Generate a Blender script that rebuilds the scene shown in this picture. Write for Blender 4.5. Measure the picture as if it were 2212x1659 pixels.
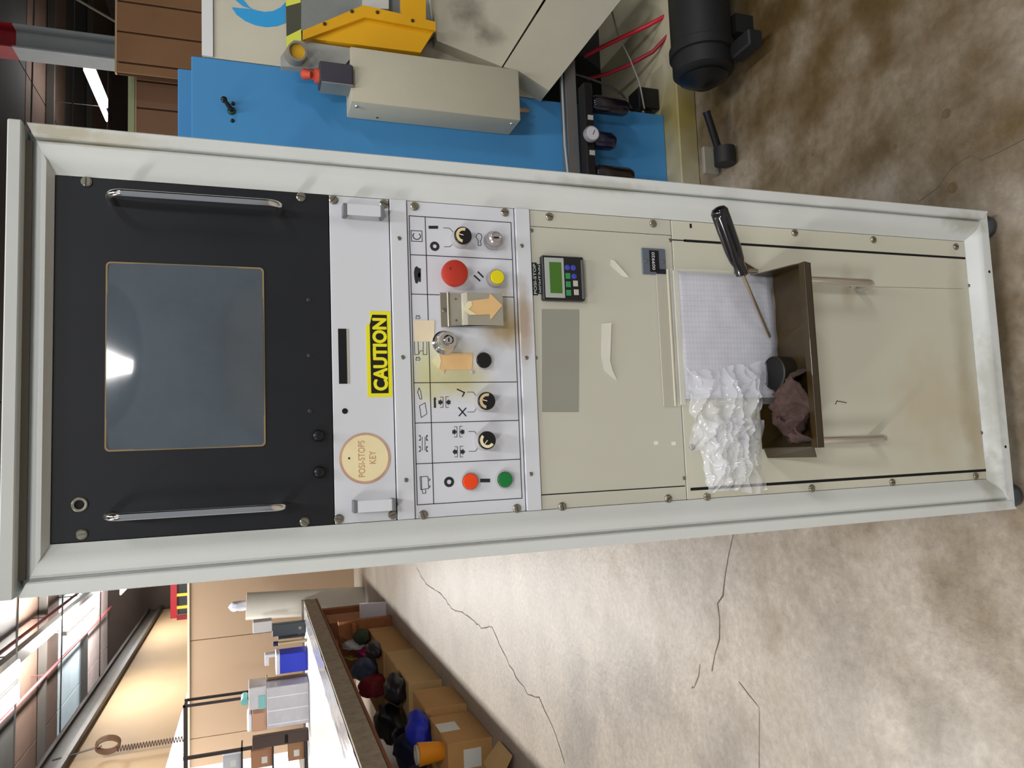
import bpy, bmesh, math, random
from mathutils import Vector, Matrix, noise
import numpy as np

for o in list(bpy.data.objects): bpy.data.objects.remove(o)
S = bpy.context.scene
COL = S.collection
random.seed(7)

# ------------------------------------------------------------------ camera
YAW, PITCH, ROLL, FPX = 0.0905, -0.3355, -0.0096, 1600.0
CAM = Vector((-0.1448, -1.0814, 1.4733))
fwd = Vector((math.sin(YAW)*math.cos(PITCH), math.cos(YAW)*math.cos(PITCH), math.sin(PITCH)))
rgt = Vector((math.cos(YAW), -math.sin(YAW), 0)); upv = rgt.cross(fwd)
c_, s_ = math.cos(ROLL), math.sin(ROLL)
rgt, upv = c_*rgt + s_*upv, -s_*rgt + c_*upv
cd = bpy.data.cameras.new('camera'); cam = bpy.data.objects.new('camera', cd); COL.objects.link(cam)
# the photograph is held sideways: its right edge is the ground side of the room
ix, iy = -upv, rgt
cam.matrix_world = Matrix(((ix.x, iy.x, -fwd.x, CAM.x), (ix.y, iy.y, -fwd.y, CAM.y), (ix.z, iy.z, -fwd.z, CAM.z), (0, 0, 0, 1)))
cd.sensor_fit = 'HORIZONTAL'; cd.sensor_width = 36.0; cd.lens = 36.0*FPX/2212.0
cd.clip_start = 0.05; cd.clip_end = 200
S.camera = cam
S.view_settings.view_transform = 'Standard'; S.view_settings.look = 'None'
S.view_settings.exposure = -0.50; S.view_settings.gamma = 1.0; S.view_settings.use_curve_mapping = False

# ------------------------------------------------------------------ world and lights
w = bpy.data.worlds.new('world'); S.world = w; w.use_nodes = True
w.node_tree.nodes['Background'].inputs[0].default_value = (0.80, 0.84, 0.90, 1)
w.node_tree.nodes['Background'].inputs[1].default_value = 0.48

def area(name, loc, size, energy, col=(1, .985, .97), rot=(0, 0, 0)):
    l = bpy.data.lights.new(name, 'AREA'); l.shape = 'RECTANGLE'; l.size, l.size_y = size
    l.energy = energy; l.color = col
    o = bpy.data.objects.new(name, l); COL.objects.link(o); o.location = loc; o.rotation_euler = rot
    return o
# fluorescent rows hang at 4 m (SHOWN fixtures are modelled below); their light, plus one added fill
ROW_L, LAMP_Z = -3.05, 4.6
LAMPS = [(ROW_L, -4.4, 190), (ROW_L, -.6, 190), (ROW_L, 3.6, 300), (ROW_L, 9.9, 330), (ROW_L, 15.1, 420), (ROW_L, 20.5, 320),
         (.5, -4.3, 150), (4.2, -4.4, 200), (7.83, 15.96, 60), (.4, -.9, 110)]  # last entry: unseen lamp added overhead to brighten the machine and cabinet top
SHOWN = (3, 4, 5, 8)        # fixtures the photograph shows
for (lx, ly, e) in LAMPS:
    area('fluorescent_and_fill_light', (lx, ly, LAMP_Z-.09), (0.30, 2.3), e)
for k in SHOWN:             # their open tops also light the roof
    lx, ly, e = LAMPS[k]; area('fluorescent_uplight', (lx, ly, LAMP_Z+.09), (0.30, 2.3), e*(2.6 if lx < 0 else .4), rot=(math.pi, 0, 0))

# ------------------------------------------------------------------ helpers
def at(x, y, X=None, Y=None, Z=None):
    """world point seen at photograph pixel (x, y) on the plane X=, Y= or Z="""
    u, v = 829.5-y, 1106-x
    d = fwd + rgt*(u/FPX) + upv*(v/FPX)
    if Y is not None: t = (Y-CAM.y)/d.y
    elif Z is not None: t = (Z-CAM.z)/d.z
    else: t = (X-CAM.x)/d.x
    return CAM + d*t
def lin(h):
    h = h.lstrip('#'); r = [int(h[i:i+2], 16)/255 for i in (0, 2, 4)]
    return tuple(((c/12.92) if c <= .04045 else ((c+.055)/1.055)**2.4) for c in r)+(1,)

MATS = {}
def mat(name, col, rough=.5, metal=0., var=.0, vscale=8., bump=0., bscale=60., spots=None, emit=0., trans=0., alpha=1., ior=1.45, dark='#000000', coat=0.):
    if name in MATS: return MATS[name]
    m = bpy.data.materials.new(name); m.use_nodes = True; MATS[name] = m
    n = m.node_tree.nodes; L = m.node_tree.links; b = n['Principled BSDF']
    c = lin(col) if isinstance(col, str) else col
    b.inputs['Base Color'].default_value = c
    b.inputs['Roughness'].default_value = rough; b.inputs['Metallic'].default_value = metal; b.inputs['IOR'].default_value = ior
    if coat: b.inputs['Coat Weight'].default_value = coat
    if trans: b.inputs['Transmission Weight'].default_value = trans
    if alpha < 1: b.inputs['Alpha'].default_value = alpha
    if emit:
        b.inputs['Emission Color'].default_value = c; b.inputs['Emission Strength'].default_value = emit
    cur = None
    if var or spots or bump:
        tc = n.new('ShaderNodeTexCoord')
    if var:
        nz = n.new('ShaderNodeTexNoise'); nz.inputs['Scale'].default_value = vscale; nz.inputs['Detail'].default_value = 6; nz.inputs['Roughness'].default_value = .65
        L.new(tc.outputs['Object'], nz.inputs['Vector'])
        rp = n.new('ShaderNodeMapRange'); rp.inputs[1].default_value = .35; rp.inputs[2].default_value = .7
        L.new(nz.outputs['Fac'], rp.inputs[0])
        mx = n.new('ShaderNodeMix'); mx.data_type = 'RGBA'
        d = lin(dark); mx.inputs[6].default_value = c
        mx.inputs[7].default_value = tuple(c[i]*(1-var)+d[i]*var for i in range(3))+(1,)
        L.new(rp.outputs[0], mx.inputs[0]); cur = mx.outputs[2]
    if spots:
        nz2 = n.new('ShaderNodeTexNoise'); nz2.inputs['Scale'].default_value = spots.get('scale', 30); nz2.inputs['Detail'].default_value = 4
        L.new(tc.outputs['Object'], nz2.inputs['Vector'])
        for (p, r, colr, k) in spots['list']:
            mp = n.new('ShaderNodeMapping'); mp.inputs['Location'].default_value = tuple(-p[i]/r[i] for i in range(3)); mp.inputs['Scale'].default_value = tuple(1/q for q in r)
            L.new(tc.outputs['Object'], mp.inputs['Vector'])
            ln = n.new('ShaderNodeVectorMath'); ln.operation = 'LENGTH'; L.new(mp.outputs[0], ln.inputs[0])
            ad = n.new('ShaderNodeMath'); ad.operation = 'MULTIPLY_ADD'; ad.inputs[1].default_value = spots.get('rag', 1.4); L.new(nz2.outputs['Fac'], ad.inputs[0]); L.new(ln.outputs['Value'], ad.inputs[2])
            mr = n.new('ShaderNodeMapRange'); mr.inputs[1].default_value = 1.75+spots.get('soft', .2); mr.inputs[2].default_value = 1.45-spots.get('soft', .2)
            mr.inputs[3].default_value = 0; mr.inputs[4].default_value = k
            L.new(ad.outputs[0], mr.inputs[0])
            mx2 = n.new('ShaderNodeMix'); mx2.data_type = 'RGBA'
            if cur: L.new(cur, mx2.inputs[6])
            else: mx2.inputs[6].default_value = c
            mx2.inputs[7].default_value = lin(colr); L.new(mr.outputs[0], mx2.inputs[0]); cur = mx2.outputs[2]
    if cur: L.new(cur, b.inputs['Base Color'])
    if bump:
        nb = n.new('ShaderNodeTexNoise'); nb.inputs['Scale'].default_value = bscale; nb.inputs['Detail'].default_value = 5
        L.new(tc.outputs['Object'], nb.inputs['Vector'])
        bp = n.new('ShaderNodeBump'); bp.inputs['Strength'].default_value = bump; bp.inputs['Distance'].default_value = .01
        L.new(nb.outputs['Fac'], bp.inputs['Height']); L.new(bp.outputs[0], b.inputs['Normal'])
    return m

class MB:
    def __init__(s): s.bm = bmesh.new()
    def box(s, a, b, bev=0., seg=1):
        x0, y0, z0 = [min(a[i], b[i]) for i in range(3)]; x1, y1, z1 = [max(a[i], b[i]) for i in range(3)]
        v = [s.bm.verts.new(p) for p in ((x0,y0,z0),(x1,y0,z0),(x1,y1,z0),(x0,y1,z0),(x0,y0,z1),(x1,y0,z1),(x1,y1,z1),(x0,y1,z1))]
        fs = [s.bm.faces.new([v[i] for i in q]) for q in ((3,2,1,0),(4,5,6,7),(0,1,5,4),(1,2,6,5),(2,3,7,6),(3,0,4,7))]
        if bev:
            es = list({e for f in fs for e in f.edges})
            bmesh.ops.bevel(s.bm, geom=es, offset=bev, segments=seg, affect='EDGES', profile=.5)
        return s
    def extr(s, pts, vec):
        """polygon of 3d points pushed along vec"""
        vec = Vector(vec); a = [s.bm.verts.new(p) for p in pts]; b = [s.bm.verts.new(Vector(p)+vec) for p in pts]
        s.bm.faces.new(a); s.bm.faces.new(b[::-1]); n = len(a)
        for i in range(n): s.bm.faces.new((a[i], b[i], b[(i+1) % n], a[(i+1) % n]))
        return s
    def xz(s, pts, y0, y1):
        return s.extr([(p[0], y0, p[1]) for p in pts], (0, y1-y0, 0))
    def loft(s, rings, cap=True, closed=True):
        R = [[s.bm.verts.new(p) for p in r] for r in rings]; n = len(R[0])
        for i in range(len(R)-1):
            for j in range(n if closed else n-1):
                s.bm.faces.new((R[i][j], R[i][(j+1) % n], R[i+1][(j+1) % n], R[i+1][j]))
        if cap and closed: s.bm.faces.new(R[0][::-1]); s.bm.faces.new(R[-1])
        return s
    def lathe(s, p, d, prof, seg=24, cap=True):
        p = Vector(p); d = Vector(d).normalized(); a = d.orthogonal().normalized(); b = d.cross(a)
        return s.loft([[p+d*t+(a*math.cos(2*math.pi*k/seg)+b*math.sin(2*math.pi*k/seg))*max(r, 1e-5) for k in range(seg)] for (t, r) in prof], cap)
    def cyl(s, p0, p1, r, seg=16, r1=None):
        p0, p1 = Vector(p0), Vector(p1); return s.lathe(p0, p1-p0, [(0, r), ((p1-p0).length, r if r1 is None else r1)], seg)
    def tube(s, path, r, seg=10, closed=False):
        path = [Vector(p) for p in path]; rings = []; nrm = None
        for i, p in enumerate(path):
            t = (path[min(i+1, len(path)-1)]-path[max(i-1, 0)]).normalized()
            if nrm is None: nrm = t.orthogonal().normalized()
            nrm = (nrm-t*nrm.dot(t)).normalized(); bn = t.cross(nrm)
            rr = r[i] if isinstance(r, (list, tuple)) else r
            rings.append([p+(nrm*math.cos(2*math.pi*k/seg)+bn*math.sin(2*math.pi*k/seg))*rr for k in range(seg)])
        return s.loft(rings)
    def grid(s, f, nu, nv, thick=0.):
        V = [[s.bm.verts.new(f(i/nu, j/nv)) for j in range(nv+1)] for i in range(nu+1)]
        for i in range(nu):
            for j in range(nv): s.bm.faces.new((V[i][j], V[i+1][j], V[i+1][j+1], V[i][j+1]))
        return s
    def mesh(s, name, m=None, smooth=True, ang=35):
        bmesh.ops.recalc_face_normals(s.bm, faces=s.bm.faces[:])
        me = bpy.data.meshes.new(name); s.bm.to_mesh(me); s.bm.free()
        if m: me.materials.append(m)
        if smooth:
            me.polygons.foreach_set('use_smooth', [True]*len(me.polygons)); me.set_sharp_from_angle(angle=math.radians(ang))
        return me
    def build(s, name, m, parent=None, smooth=True, ang=35):
        return obj(name, s.mesh(name, m, smooth, ang), parent)

def obj(name, me, parent=None):
    o = bpy.data.objects.new(name, me); COL.objects.link(o)
    if parent is not None:
        o.parent = parent; o.matrix_parent_inverse = Matrix.Translation(-world_loc(parent))
    return o
LOC = {}
def world_loc(o): return LOC.get(o.name, Vector((0, 0, 0)))
def tag(o, label, cat, group=None):
    o['label'] = label; o['category'] = cat
    if group: o['group'] = group
    return o
def thing(name, label, cat, loc=(0, 0, 0), group=None):
    o = bpy.data.objects.new(name, None); COL.objects.link(o); o.location = loc; o.empty_display_size = .05
    LOC[o.name] = Vector(loc); tag(o, label, cat, group); return o
def struct(o): o['kind'] = 'structure'; return o
def stuff(o): o['kind'] = 'stuff'; return o
def lab(o, l): o['label'] = l; return o
def solid(o, t, off=-1):
    md = o.modifiers.new('thickness', 'SOLIDIFY'); md.thickness = t; md.offset = off; return o

def ribbon(mb, pts, wd, y0, y1, closed=False):
    """flat printed line through (X, Z) points"""
    P = [Vector((p[0], p[1])) for p in pts]; n = len(P)
    if closed:
        segs = [(P[i], P[(i+1) % n]) for i in range(n)]
    else: segs = [(P[i], P[i+1]) for i in range(n-1)]
    for a, b in segs:
        d = (b-a).normalized()*wd*.5; q = Vector((-d.y, d.x))
        a2, b2 = a-d*.98, b+d*.98
        mb.xz([(a2+q)[:], (b2+q)[:], (b2-q)[:], (a2-q)[:]], y0, y1)
def px(pts, Y=.02): return [(p.x, p.z) for p in (at(x, y, Y=Y) for x, y in pts)]
def pp(x, y, Y=.02):
    p = at(x, y, Y=Y); return p.x, p.z
def circ(cx, cz, r, n=28, sx=1.): return [(cx+r*sx*math.cos(2*math.pi*k/n), cz+r*math.sin(2*math.pi*k/n)) for k in range(n)]

def text_mesh(body, cx, cz, wd, ht, Y, m, name, parent, depth=.0004, bold=0.):
    cu = bpy.data.curves.new('t', 'FONT'); cu.body = body; cu.align_x = 'CENTER'; cu.extrude = 0; cu.resolution_u = 4
    to = bpy.data.objects.new('t', cu); COL.objects.link(to)
    dg = bpy.context.evaluated_depsgraph_get(); me = bpy.data.meshes.new_from_object(to.evaluated_get(dg))
    bpy.data.objects.remove(to); bpy.data.curves.remove(cu)
    xs = [v.co.x for v in me.vertices]; ys = [v.co.y for v in me.vertices]
    x0, x1, y0, y1 = min(xs), max(xs), min(ys), max(ys)
    for v in me.vertices:
        v.co = Vector((cx+((v.co.x-x0)/(x1-x0)-.5)*wd, Y, cz+((v.co.y-y0)/(y1-y0)-.5)*ht))
    if bold:            # heavier strokes: the same letters laid over each other a hair apart
        bm = bmesh.new()
        for k, (ox, oz) in enumerate(((0, 0), (1, 0), (-1, 0), (0, 1), (0, -1), (.7, .7), (-.7, .7), (.7, -.7), (-.7, -.7))):
            n0 = len(bm.verts); bm.from_mesh(me); bm.verts.ensure_lookup_table()
            for v in bm.verts[n0:]: v.co += Vector((ox*bold, -k*.00001, oz*bold))
        bm.to_mesh(me); bm.free()
    me.polygons.foreach_set('use_smooth', [False]*len(me.polygons))
    me.name = name; me.materials.clear(); me.materials.append(m)
    o = obj(name, me, parent); solid(o, depth, 0); return o

def lump(name, c, r, m, seed, parent=None, amp=.22, sub=3, freq=2.2, flat=True):
    bm = bmesh.new(); bmesh.ops.create_icosphere(bm, subdivisions=sub, radius=1)
    for v in bm.verts:
        k = 1+amp*noise.fractal(v.co*freq+Vector((seed*7.1, seed*3.3, 0)), .9, 2.1, 4)
        v.co = Vector((v.co.x*r[0], v.co.y*r[1], v.co.z*r[2]))*k
        if flat: v.co.z = max(v.co.z, -r[2]*.72)
        v.co += Vector(c)
    me = bpy.data.meshes.new(name); bm.to_mesh(me); bm.free(); me.materials.append(m)
    me.polygons.foreach_set('use_smooth', [True]*len(me.polygons))
    return obj(name, me, parent)

# ------------------------------------------------------------------ materials
fpt = lambda x, y: tuple(at(x, y, Y=0.))
M_frame = mat('grey_white_paint', '#d0d4d2', .45, var=.09, vscale=5, dark='#8a8672', bump=.03, bscale=300, spots={'scale': 45, 'rag': 1.5, 'soft': .3, 'list': [
    (fpt(130, 286), (.013, 1, .045), '#9a906c', .6), (fpt(250, 300), (.012, 1, .06), '#b0a888', .45), (fpt(1300, 400), (.010, 1, .10), '#8f8a78', .4), (fpt(2090, 480), (.02, 1, .06), '#8f8a74', .5), (fpt(2150, 850), (.12, 1, .02), '#8d8976', .45), (fpt(2150, 1040), (.06, 1, .03), '#8d8976', .5), (fpt(900, 1240), (.012, 1, .05), '#a39d88', .5)]})
M_cap = mat('grey_cap_paint', '#b9bdb9', .5, var=.06, vscale=6)
M_white = mat('pale_grey_panel', '#cdd0d6', .42, var=.04, vscale=4, dark='#8d8a80')
M_cream = mat('cream_panel', '#bdbcae', .45, var=.07, vscale=3.5, dark='#8c8570')
M_cream2 = mat('cream_drawer_paint', '#c9c7b0', .45, var=.08, vscale=3, dark='#9a8f74')
M_black = mat('black_panel_paint', '#0e1116', .45, var=.2, vscale=9, dark='#24272c')
M_blackpl = mat('black_plastic', '#0d0d10', .3)
M_chrome = mat('chrome', '#d8d8d8', .12, 1.)
M_steel = mat('dull_steel', '#9a9688', .38, .9, var=.2, vscale=40)
M_dark = mat('dark_void', '#060607', .8)
M_print = mat('black_print', '#23262c', .6)

# ------------------------------------------------------------------ setting: floor, ceiling, walls
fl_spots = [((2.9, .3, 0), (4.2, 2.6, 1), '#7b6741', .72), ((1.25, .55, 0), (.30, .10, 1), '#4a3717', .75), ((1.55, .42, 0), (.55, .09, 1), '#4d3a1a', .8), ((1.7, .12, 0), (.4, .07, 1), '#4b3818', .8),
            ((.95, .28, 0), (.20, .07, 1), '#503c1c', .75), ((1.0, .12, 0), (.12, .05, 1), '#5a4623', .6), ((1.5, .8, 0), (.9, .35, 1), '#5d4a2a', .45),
            ((.75, .6, 0), (.5, .4, 1), '#6b5a3c', .35), ((1.75, .25, 0), (2.3, 1.7, 1), '#4c3a1a', .90), ((.2, -.35, 0), (.7, .35, 1), '#6e5a36', .55),  # wide dark brown spot: oil-soaked concrete, with the machine's shade painted in
            ((-1.5, 2.3, 0), (.5, .28, 1), '#77716a', .6), ((-1.15, 1.75, 0), (.3, .4, 1), '#7d766e', .55), ((-1.25, 1.1, 0), (.3, .3, 1), '#77706a', .5),
            ((-1.1, .25, 0), (.45, .14, 1), '#6c665e', .6), ((-.8, .55, 0), (.4, .16, 1), '#827a70', .5), ((-.55, 1.3, 0), (.35, .35, 1), '#857d74', .4),
            ((-.75, 2.6, 0), (.3, .5, 1), '#8a837b', .4), ((-.5, .0, 0), (.5, .3, 1), '#6c5e48', .6), ((-.55, -.3, 0), (.7, .35, 1), '#6f6148', .65)]
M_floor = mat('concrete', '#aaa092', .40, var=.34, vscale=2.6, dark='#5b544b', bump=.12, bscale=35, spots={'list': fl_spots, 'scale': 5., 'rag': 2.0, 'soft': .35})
nt = M_floor.node_tree
# fine mottling over the concrete
b = nt.nodes['Principled BSDF']; src = b.inputs['Base Color'].links[0].from_socket
tcn = nt.nodes.new('ShaderNodeTexCoord'); fn = nt.nodes.new('ShaderNodeTexNoise'); fn.inputs['Scale'].default_value = 38; fn.inputs['Detail'].default_value = 8; fn.inputs['Roughness'].default_value = .75
nt.links.new(tcn.outputs['Object'], fn.inputs['Vector'])
mr = nt.nodes.new('ShaderNodeMapRange'); mr.inputs[1].default_value = .3; mr.inputs[2].default_value = .75; mr.inputs[3].default_value = .66; mr.inputs[4].default_value = 1.18
nt.links.new(fn.outputs['Fac'], mr.inputs[0])
mm = nt.nodes.new('ShaderNodeMix'); mm.data_type = 'RGBA'; mm.blend_type = 'MULTIPLY'; mm.inputs[0].default_value = 1
nt.links.new(src, mm.inputs[6]); nt.links.new(mr.outputs[0], mm.inputs[7]); nt.links.new(mm.outputs[2], b.inputs['Base Color'])
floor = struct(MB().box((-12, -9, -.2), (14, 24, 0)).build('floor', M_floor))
M_crack = mat('crack', '#5d564d', .9)
def crack(pts, wd, seed):
    rnd = random.Random(seed); P = [at(x, y, Z=0) for x, y in pts]; Q = []
    for a, b_ in zip(P[:-1], P[1:]):
        n = max(2, int((b_-a).length/.06))
        for i in range(n):
            t = i/n; q = a.lerp(b_, t); q += Vector((rnd.uniform(-1, 1), rnd.uniform(-1, 1), 0))*.011*min(1, 3/n+.5); Q.append(q)
    Q.append(P[-1]); mb = MB(); vl = []
    for i, q in enumerate(Q):
        d = (Q[min(i+1, len(Q)-1)]-Q[max(0, i-1)]).normalized(); s = Vector((-d.y, d.x, 0))*wd*(.35+.65*rnd.random())*.5
        vl.append((mb.bm.verts.new((q+s)+Vector((0, 0, .0012))), mb.bm.verts.new((q-s)+Vector((0, 0, .0012)))))
    for i in range(len(vl)-1): mb.bm.faces.new((vl[i][0], vl[i+1][0], vl[i+1][1], vl[i][1]))
    mb.build('crack', M_crack, floor)
crack([(900, 1225), (920, 1262), (955, 1285), (975, 1315), (1000, 1325), (1040, 1355), (1062, 1355), (1100, 1435), (1140, 1500), (1165, 1510), (1190, 1560), (1220, 1650)], .010, 3)
crack([(1587, 1155), (1570, 1250), (1552, 1310), (1552, 1380), (1538, 1450)], .006, 5)
crack([(1515, 1440), (1500, 1480), (1495, 1488)], .004, 6)
crack([(1600, 1470), (1637, 1520), (1640, 1600), (1640, 1659)], .004, 8)
crack([(2212, 300), (2120, 335), (2060, 360), (1985, 435)], .002, 9)
for (x, y, r) in [(2058, 405, .011), (2045, 245, .010), (1933, 317, .006), (1735, 345, .004), (1755, 335, .004)]:
    p = at(x, y, Z=0)
    MB().lathe((p.x, p.y, .0002), (0, 0, 1), [(0, r*1.1), (.0008, r*1.1), (.0012, r*.8), (.0006, r*.7)], 14).build('floor_pit', mat('pit', '#5d4e34', .8), floor)

M_roofs = [mat('roof_brown', '#5a4538', .8, var=.3, vscale=3, dark='#2a201a'), mat('roof_bluegrey', '#bccdd4', .7, var=.15, vscale=2), mat('roof_rose', '#dccac4', .8, var=.25, vscale=3, dark='#7a5f55'),
           mat('roof_dark', '#33302c', .8, var=.3, vscale=2, dark='#1a1512')]
CZ = 5.6
ceil = struct(MB().box((-12, -9, CZ+.06), (14, 24, CZ+.2)).build('ceiling', M_roofs[3]))
def yc(x): return at(x, 1400, Z=CZ).y
cuts = [(-9, -5, 0), (-5, -1, 2), (-1, 3, 0), (3, 6.5, 3), (6.5, 9.0, 2), (9.0, yc(34), 3), (yc(34), yc(126), 0), (yc(126), yc(186), 1), (yc(186), yc(258), 2), (yc(258), yc(298), 1), (yc(298), 24, 3)]
for (a, b_, k) in cuts:
    for i in range(4):
        MB().box((-12+i*6.5, a+.02, CZ), (-12+(i+1)*6.5-.03, b_-.02, CZ+.06)).build('roof_panel', M_roofs[k] if i < 2 else M_roofs[0 if k in (0, 2) else 3], ceil)  # right-hand panels get darker colours, painting in the weaker lamp light
M_pur = mat('purlin_steel', '#4a4641', .6)
for y_ in (8.2, 12.6, 16.4, 20.3):
    MB().box((-12, y_, CZ-.16), (14, y_+.08, CZ-.02)).build('purlin', M_pur, ceil)
wb = struct(MB().box((-12, 24, 0), (14, 24.2, 5.8)).build('wall_back', mat('back_wall', '#3c322b', .9, var=.3, vscale=1)))
wr = struct(MB().box((13.8, -9, 0), (14, 24, 5.8)).build('wall_right', mat('side_wall', '#4a4038', .9, var=.3, vscale=1)))

# the tan partition along the left and the one across the far end
M_tan = mat('tan_board', '#a98f6c', .75, var=.15, vscale=1.2, dark='#7d5c38')
wl = struct(MB().box((-4.75, 9.9, 2.74), (-4.57, 23.9, 4.12)).build('wall_left', M_tan))
glow = struct(MB().box((-4.70, 9.9, .9), (-4.60, 23.9, 2.74)).build('sunlit_wall_glow_1', mat('wall_glow', '#fdfdff', .5, emit=2.2), None))  # glowing wall band stands in for sunlight on the lower wall
for y_ in (11.6, 13.9, 16.2, 18.5): MB().box((-4.60, y_, .9), (-4.575, y_+.05, 2.74)).build('glow_bar', mat('bar_white', '#e8e6e0', .6), glow)  # added bars across the glowing band
wp = struct(MB().box((-4.72, 9.9, 0), (-4.56, 23.9, .9)).build('wall_dado', mat('white_dado', '#cfcabf', .8)))
M_beam = mat('grey_beam', '#6f6a62', .5, .3, var=.25, vscale=6)
tr = struct(MB().box((-4.68, 9.7, 4.12), (-4.44, 23.9, 4.20)).box((-4.62, 9.7, 4.20), (-4.56, 23.9, 4.46)).box((-4.68, 9.7, 4.46), (-4.50, 23.9, 4.52)).build('trim_beam', mat('dark_beam', '#4c4840', .5, .2, var=.3, vscale=5)))
M_tan2 = mat('tan_partition_board', '#a48c72', .75, var=.10, vscale=.9, dark='#8f6f4c')
part = thing('partition_screen', 'wide tan board partition standing behind the workbench', 'partition', (-3, 11.2, 0))
for i in range(3):
    x0 = -5.6+i*1.4
    MB().box((x0+.004, 11.1, .0), (x0+1.396, 11.16, 2.40), .004).build('panel', M_tan2, part)
MB().box((-5.6, 11.08, 2.40), (-1.4, 11.18, 2.43)).build('top_edge', mat('tan_edge', '#d8c2a4', .7), part)
MB().box((-1.5, 11.06, 0), (-1.4, 11.2, 2.40)).build('end_post', mat('tan_post', '#a3764e', .7), part)

# ------------------------------------------------------------------ the control cabinet
cab = thing('control_cabinet', 'tall pale grey electrical control cabinet with monitor and push buttons', 'cabinet', (-.002, .3, 0))
CX = -.002; XO = .3045; XI = .2432; Z0, ZT = .040, 1.750; ZI0, ZI1 = .090, 1.721; YP = .02
def mitre(name, side, prof):
    """one side of the front frame: profile of (t from outer to inner edge, depth)"""
    corners = {'l': [('l', 'b'), ('l', 't')], 'r': [('r', 'b'), ('r', 't')], 't': [('l', 't'), ('r', 't')], 'b': [('l', 'b'), ('r', 'b')]}[side]
    rings = []
    for (h, v) in corners:
        sx = -1 if h == 'l' else 1; ring = []
        for (t, d) in prof:
            X = CX+sx*(XO+(XI-XO)*t); Z = (Z0+(ZI0-Z0)*t) if v == 'b' else (ZT+(ZI1-ZT)*t); ring.append((X, d, Z))
        rings.append(ring)
    return MB().loft(rings).build(name, M_frame, cab, ang=28)
post = [(0, .06), (0, .002), (.03, 0), (.27, 0), (.30, .002), (.31, .013), (.335, .013), (.36, .007), (.42, .0045), (.56, .004), (.70, .0075), (.80, .012), (.93, .018), (1.0, .0205), (1.0, .06)]
mitre('left_post', 'l', post); mitre('right_post', 'r', post)
mitre('top_rail', 't', [(0, .06), (0, .022), (.2, .018), (.5, .009), (.62, .006), (.76, .0065), (.80, .010), (1, .0205), (1, .06)])
mitre('bottom_rail', 'b', [(0, .06), (0, .004), (.05, .002), (.42, .002), (.5, .003), (.62, .008), (1, .0205), (1, .06)])
MB().box((CX-XO, -.006, 1.7535), (CX+XO, .62, 1.7695), .0015).build('top_cap', M_cap, cab)
MB().box((CX-XO+.02, .012, ZT-.004), (CX+XO-.02, .6, 1.7535)).build('cap_gap', mat('gap_grey', '#6a665c', .7), cab)
for sx, nm in ((-1, 'left_side'), (1, 'right_side')):
    MB().box((CX+sx*XO-(.0 if sx < 0 else .012), .0605, Z0), (CX+sx*XO+(.012 if sx < 0 else 0), .6, ZT)).build(nm, M_frame, cab)
MB().box((CX-XO+.012, .588, Z0), (CX+XO-.012, .6, ZT)).build('back_panel', M_frame, cab)
MB().box((CX-XO+.012, .0605, Z0), (CX+XO-.012, .588, Z0+.012)).build('floor_plate', M_frame, cab)
for (fx, fy) in ((-.283, .035), (.279, .035), (-.283, .56), (.279, .56)):
    MB().lathe((fx, fy, 0), (0, 0, 1), [(0, .020), (.004, .0235), (.016, .025), (.027, .019), (.033, .010), (.041, .008)], 20).build('foot', mat('foot_steel', '#55585a', .3, .7), cab)

def panel(name, z0, z1, m, y=YP, t=.004, x0=None, x1=None, bev=.0008):
    return MB().box((CX-XI+.0008 if x0 is None else x0, y, z0+.0007), (CX+XI-.0008 if x1 is None else x1, y+t, z1-.0007), bev).build(name, m, cab)
ZA, ZB, ZC, ZD, ZE, ZF, ZG = 1.721, 1.3655, 1.2755, 1.2485, 1.0725, 1.0465, .7815
monitor = panel('monitor_panel', ZB, ZA, M_black)
floppy = panel('drive_panel', ZC, ZB, M_white)
trim1 = panel('trim_strip', ZD, ZC, M_white, y=.0165, t=.0075)
stain_y = .02
cp = lambda x, y: (pp(x, y)[0], .02, pp(x, y)[1])
M_ctl = mat('control_panel_paint', '#ced1d8', .40, var=.03, vscale=4, dark='#8d8a80', spots={'scale': 26, 'rag': 1.3, 'soft': .45, 'list': [
    (cp(1085, 715), (.020, 1, .030), '#9a8046', .75), (cp(1105, 690), (.030, 1, .014), '#8d7540', .6), (cp(930, 800), (.040, 1, .026), '#c9c890', .8), (cp(990, 822), (.024, 1, .050), '#bdb77c', .75), (cp(1000, 790), (.03, 1, .03), '#b7b080', .6), (cp(1090, 660), (.035, 1, .01), '#a89868', .5)]})
ctl = panel('control_panel', ZE, ZD, M_ctl)
M_trim2 = mat('trim_paint', '#cdd0d6', .42, var=.04, vscale=4, spots={'scale': 30, 'rag': 1.3, 'soft': .4, 'list': [(cp(1130, 690), (.05, 1, .012), '#96784a', .7)]})
trim2 = panel('trim_strip', ZF, ZE, M_trim2, y=.0165, t=.0075)
door = panel('door_panel', ZG, ZF, M_cream)
M_drawer = mat('drawer_paint', '#c6c5b4', .45, var=.07, vscale=3, dark='#9a8f74', spots={'scale': 20, 'rag': 1.5, 'soft': .5, 'list': [
    (cp(2020, 880), (.10, 1, .09), '#b59f78', .4), (cp(1830, 625), (.035, 1, .016), '#a28a6a', .5), (cp(2080, 760), (.2, 1, .02), '#8f8468', .4), (cp(2110, 950), (.10, 1, .03), '#a08c68', .45)]})
drawer = panel('drawer_front', ZI0, ZG, M_drawer)
MB().box((CX-XI, YP+.0045, ZI0), (CX+XI, YP+.012, ZI1)).build('rack_backing', M_dark, cab)

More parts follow.
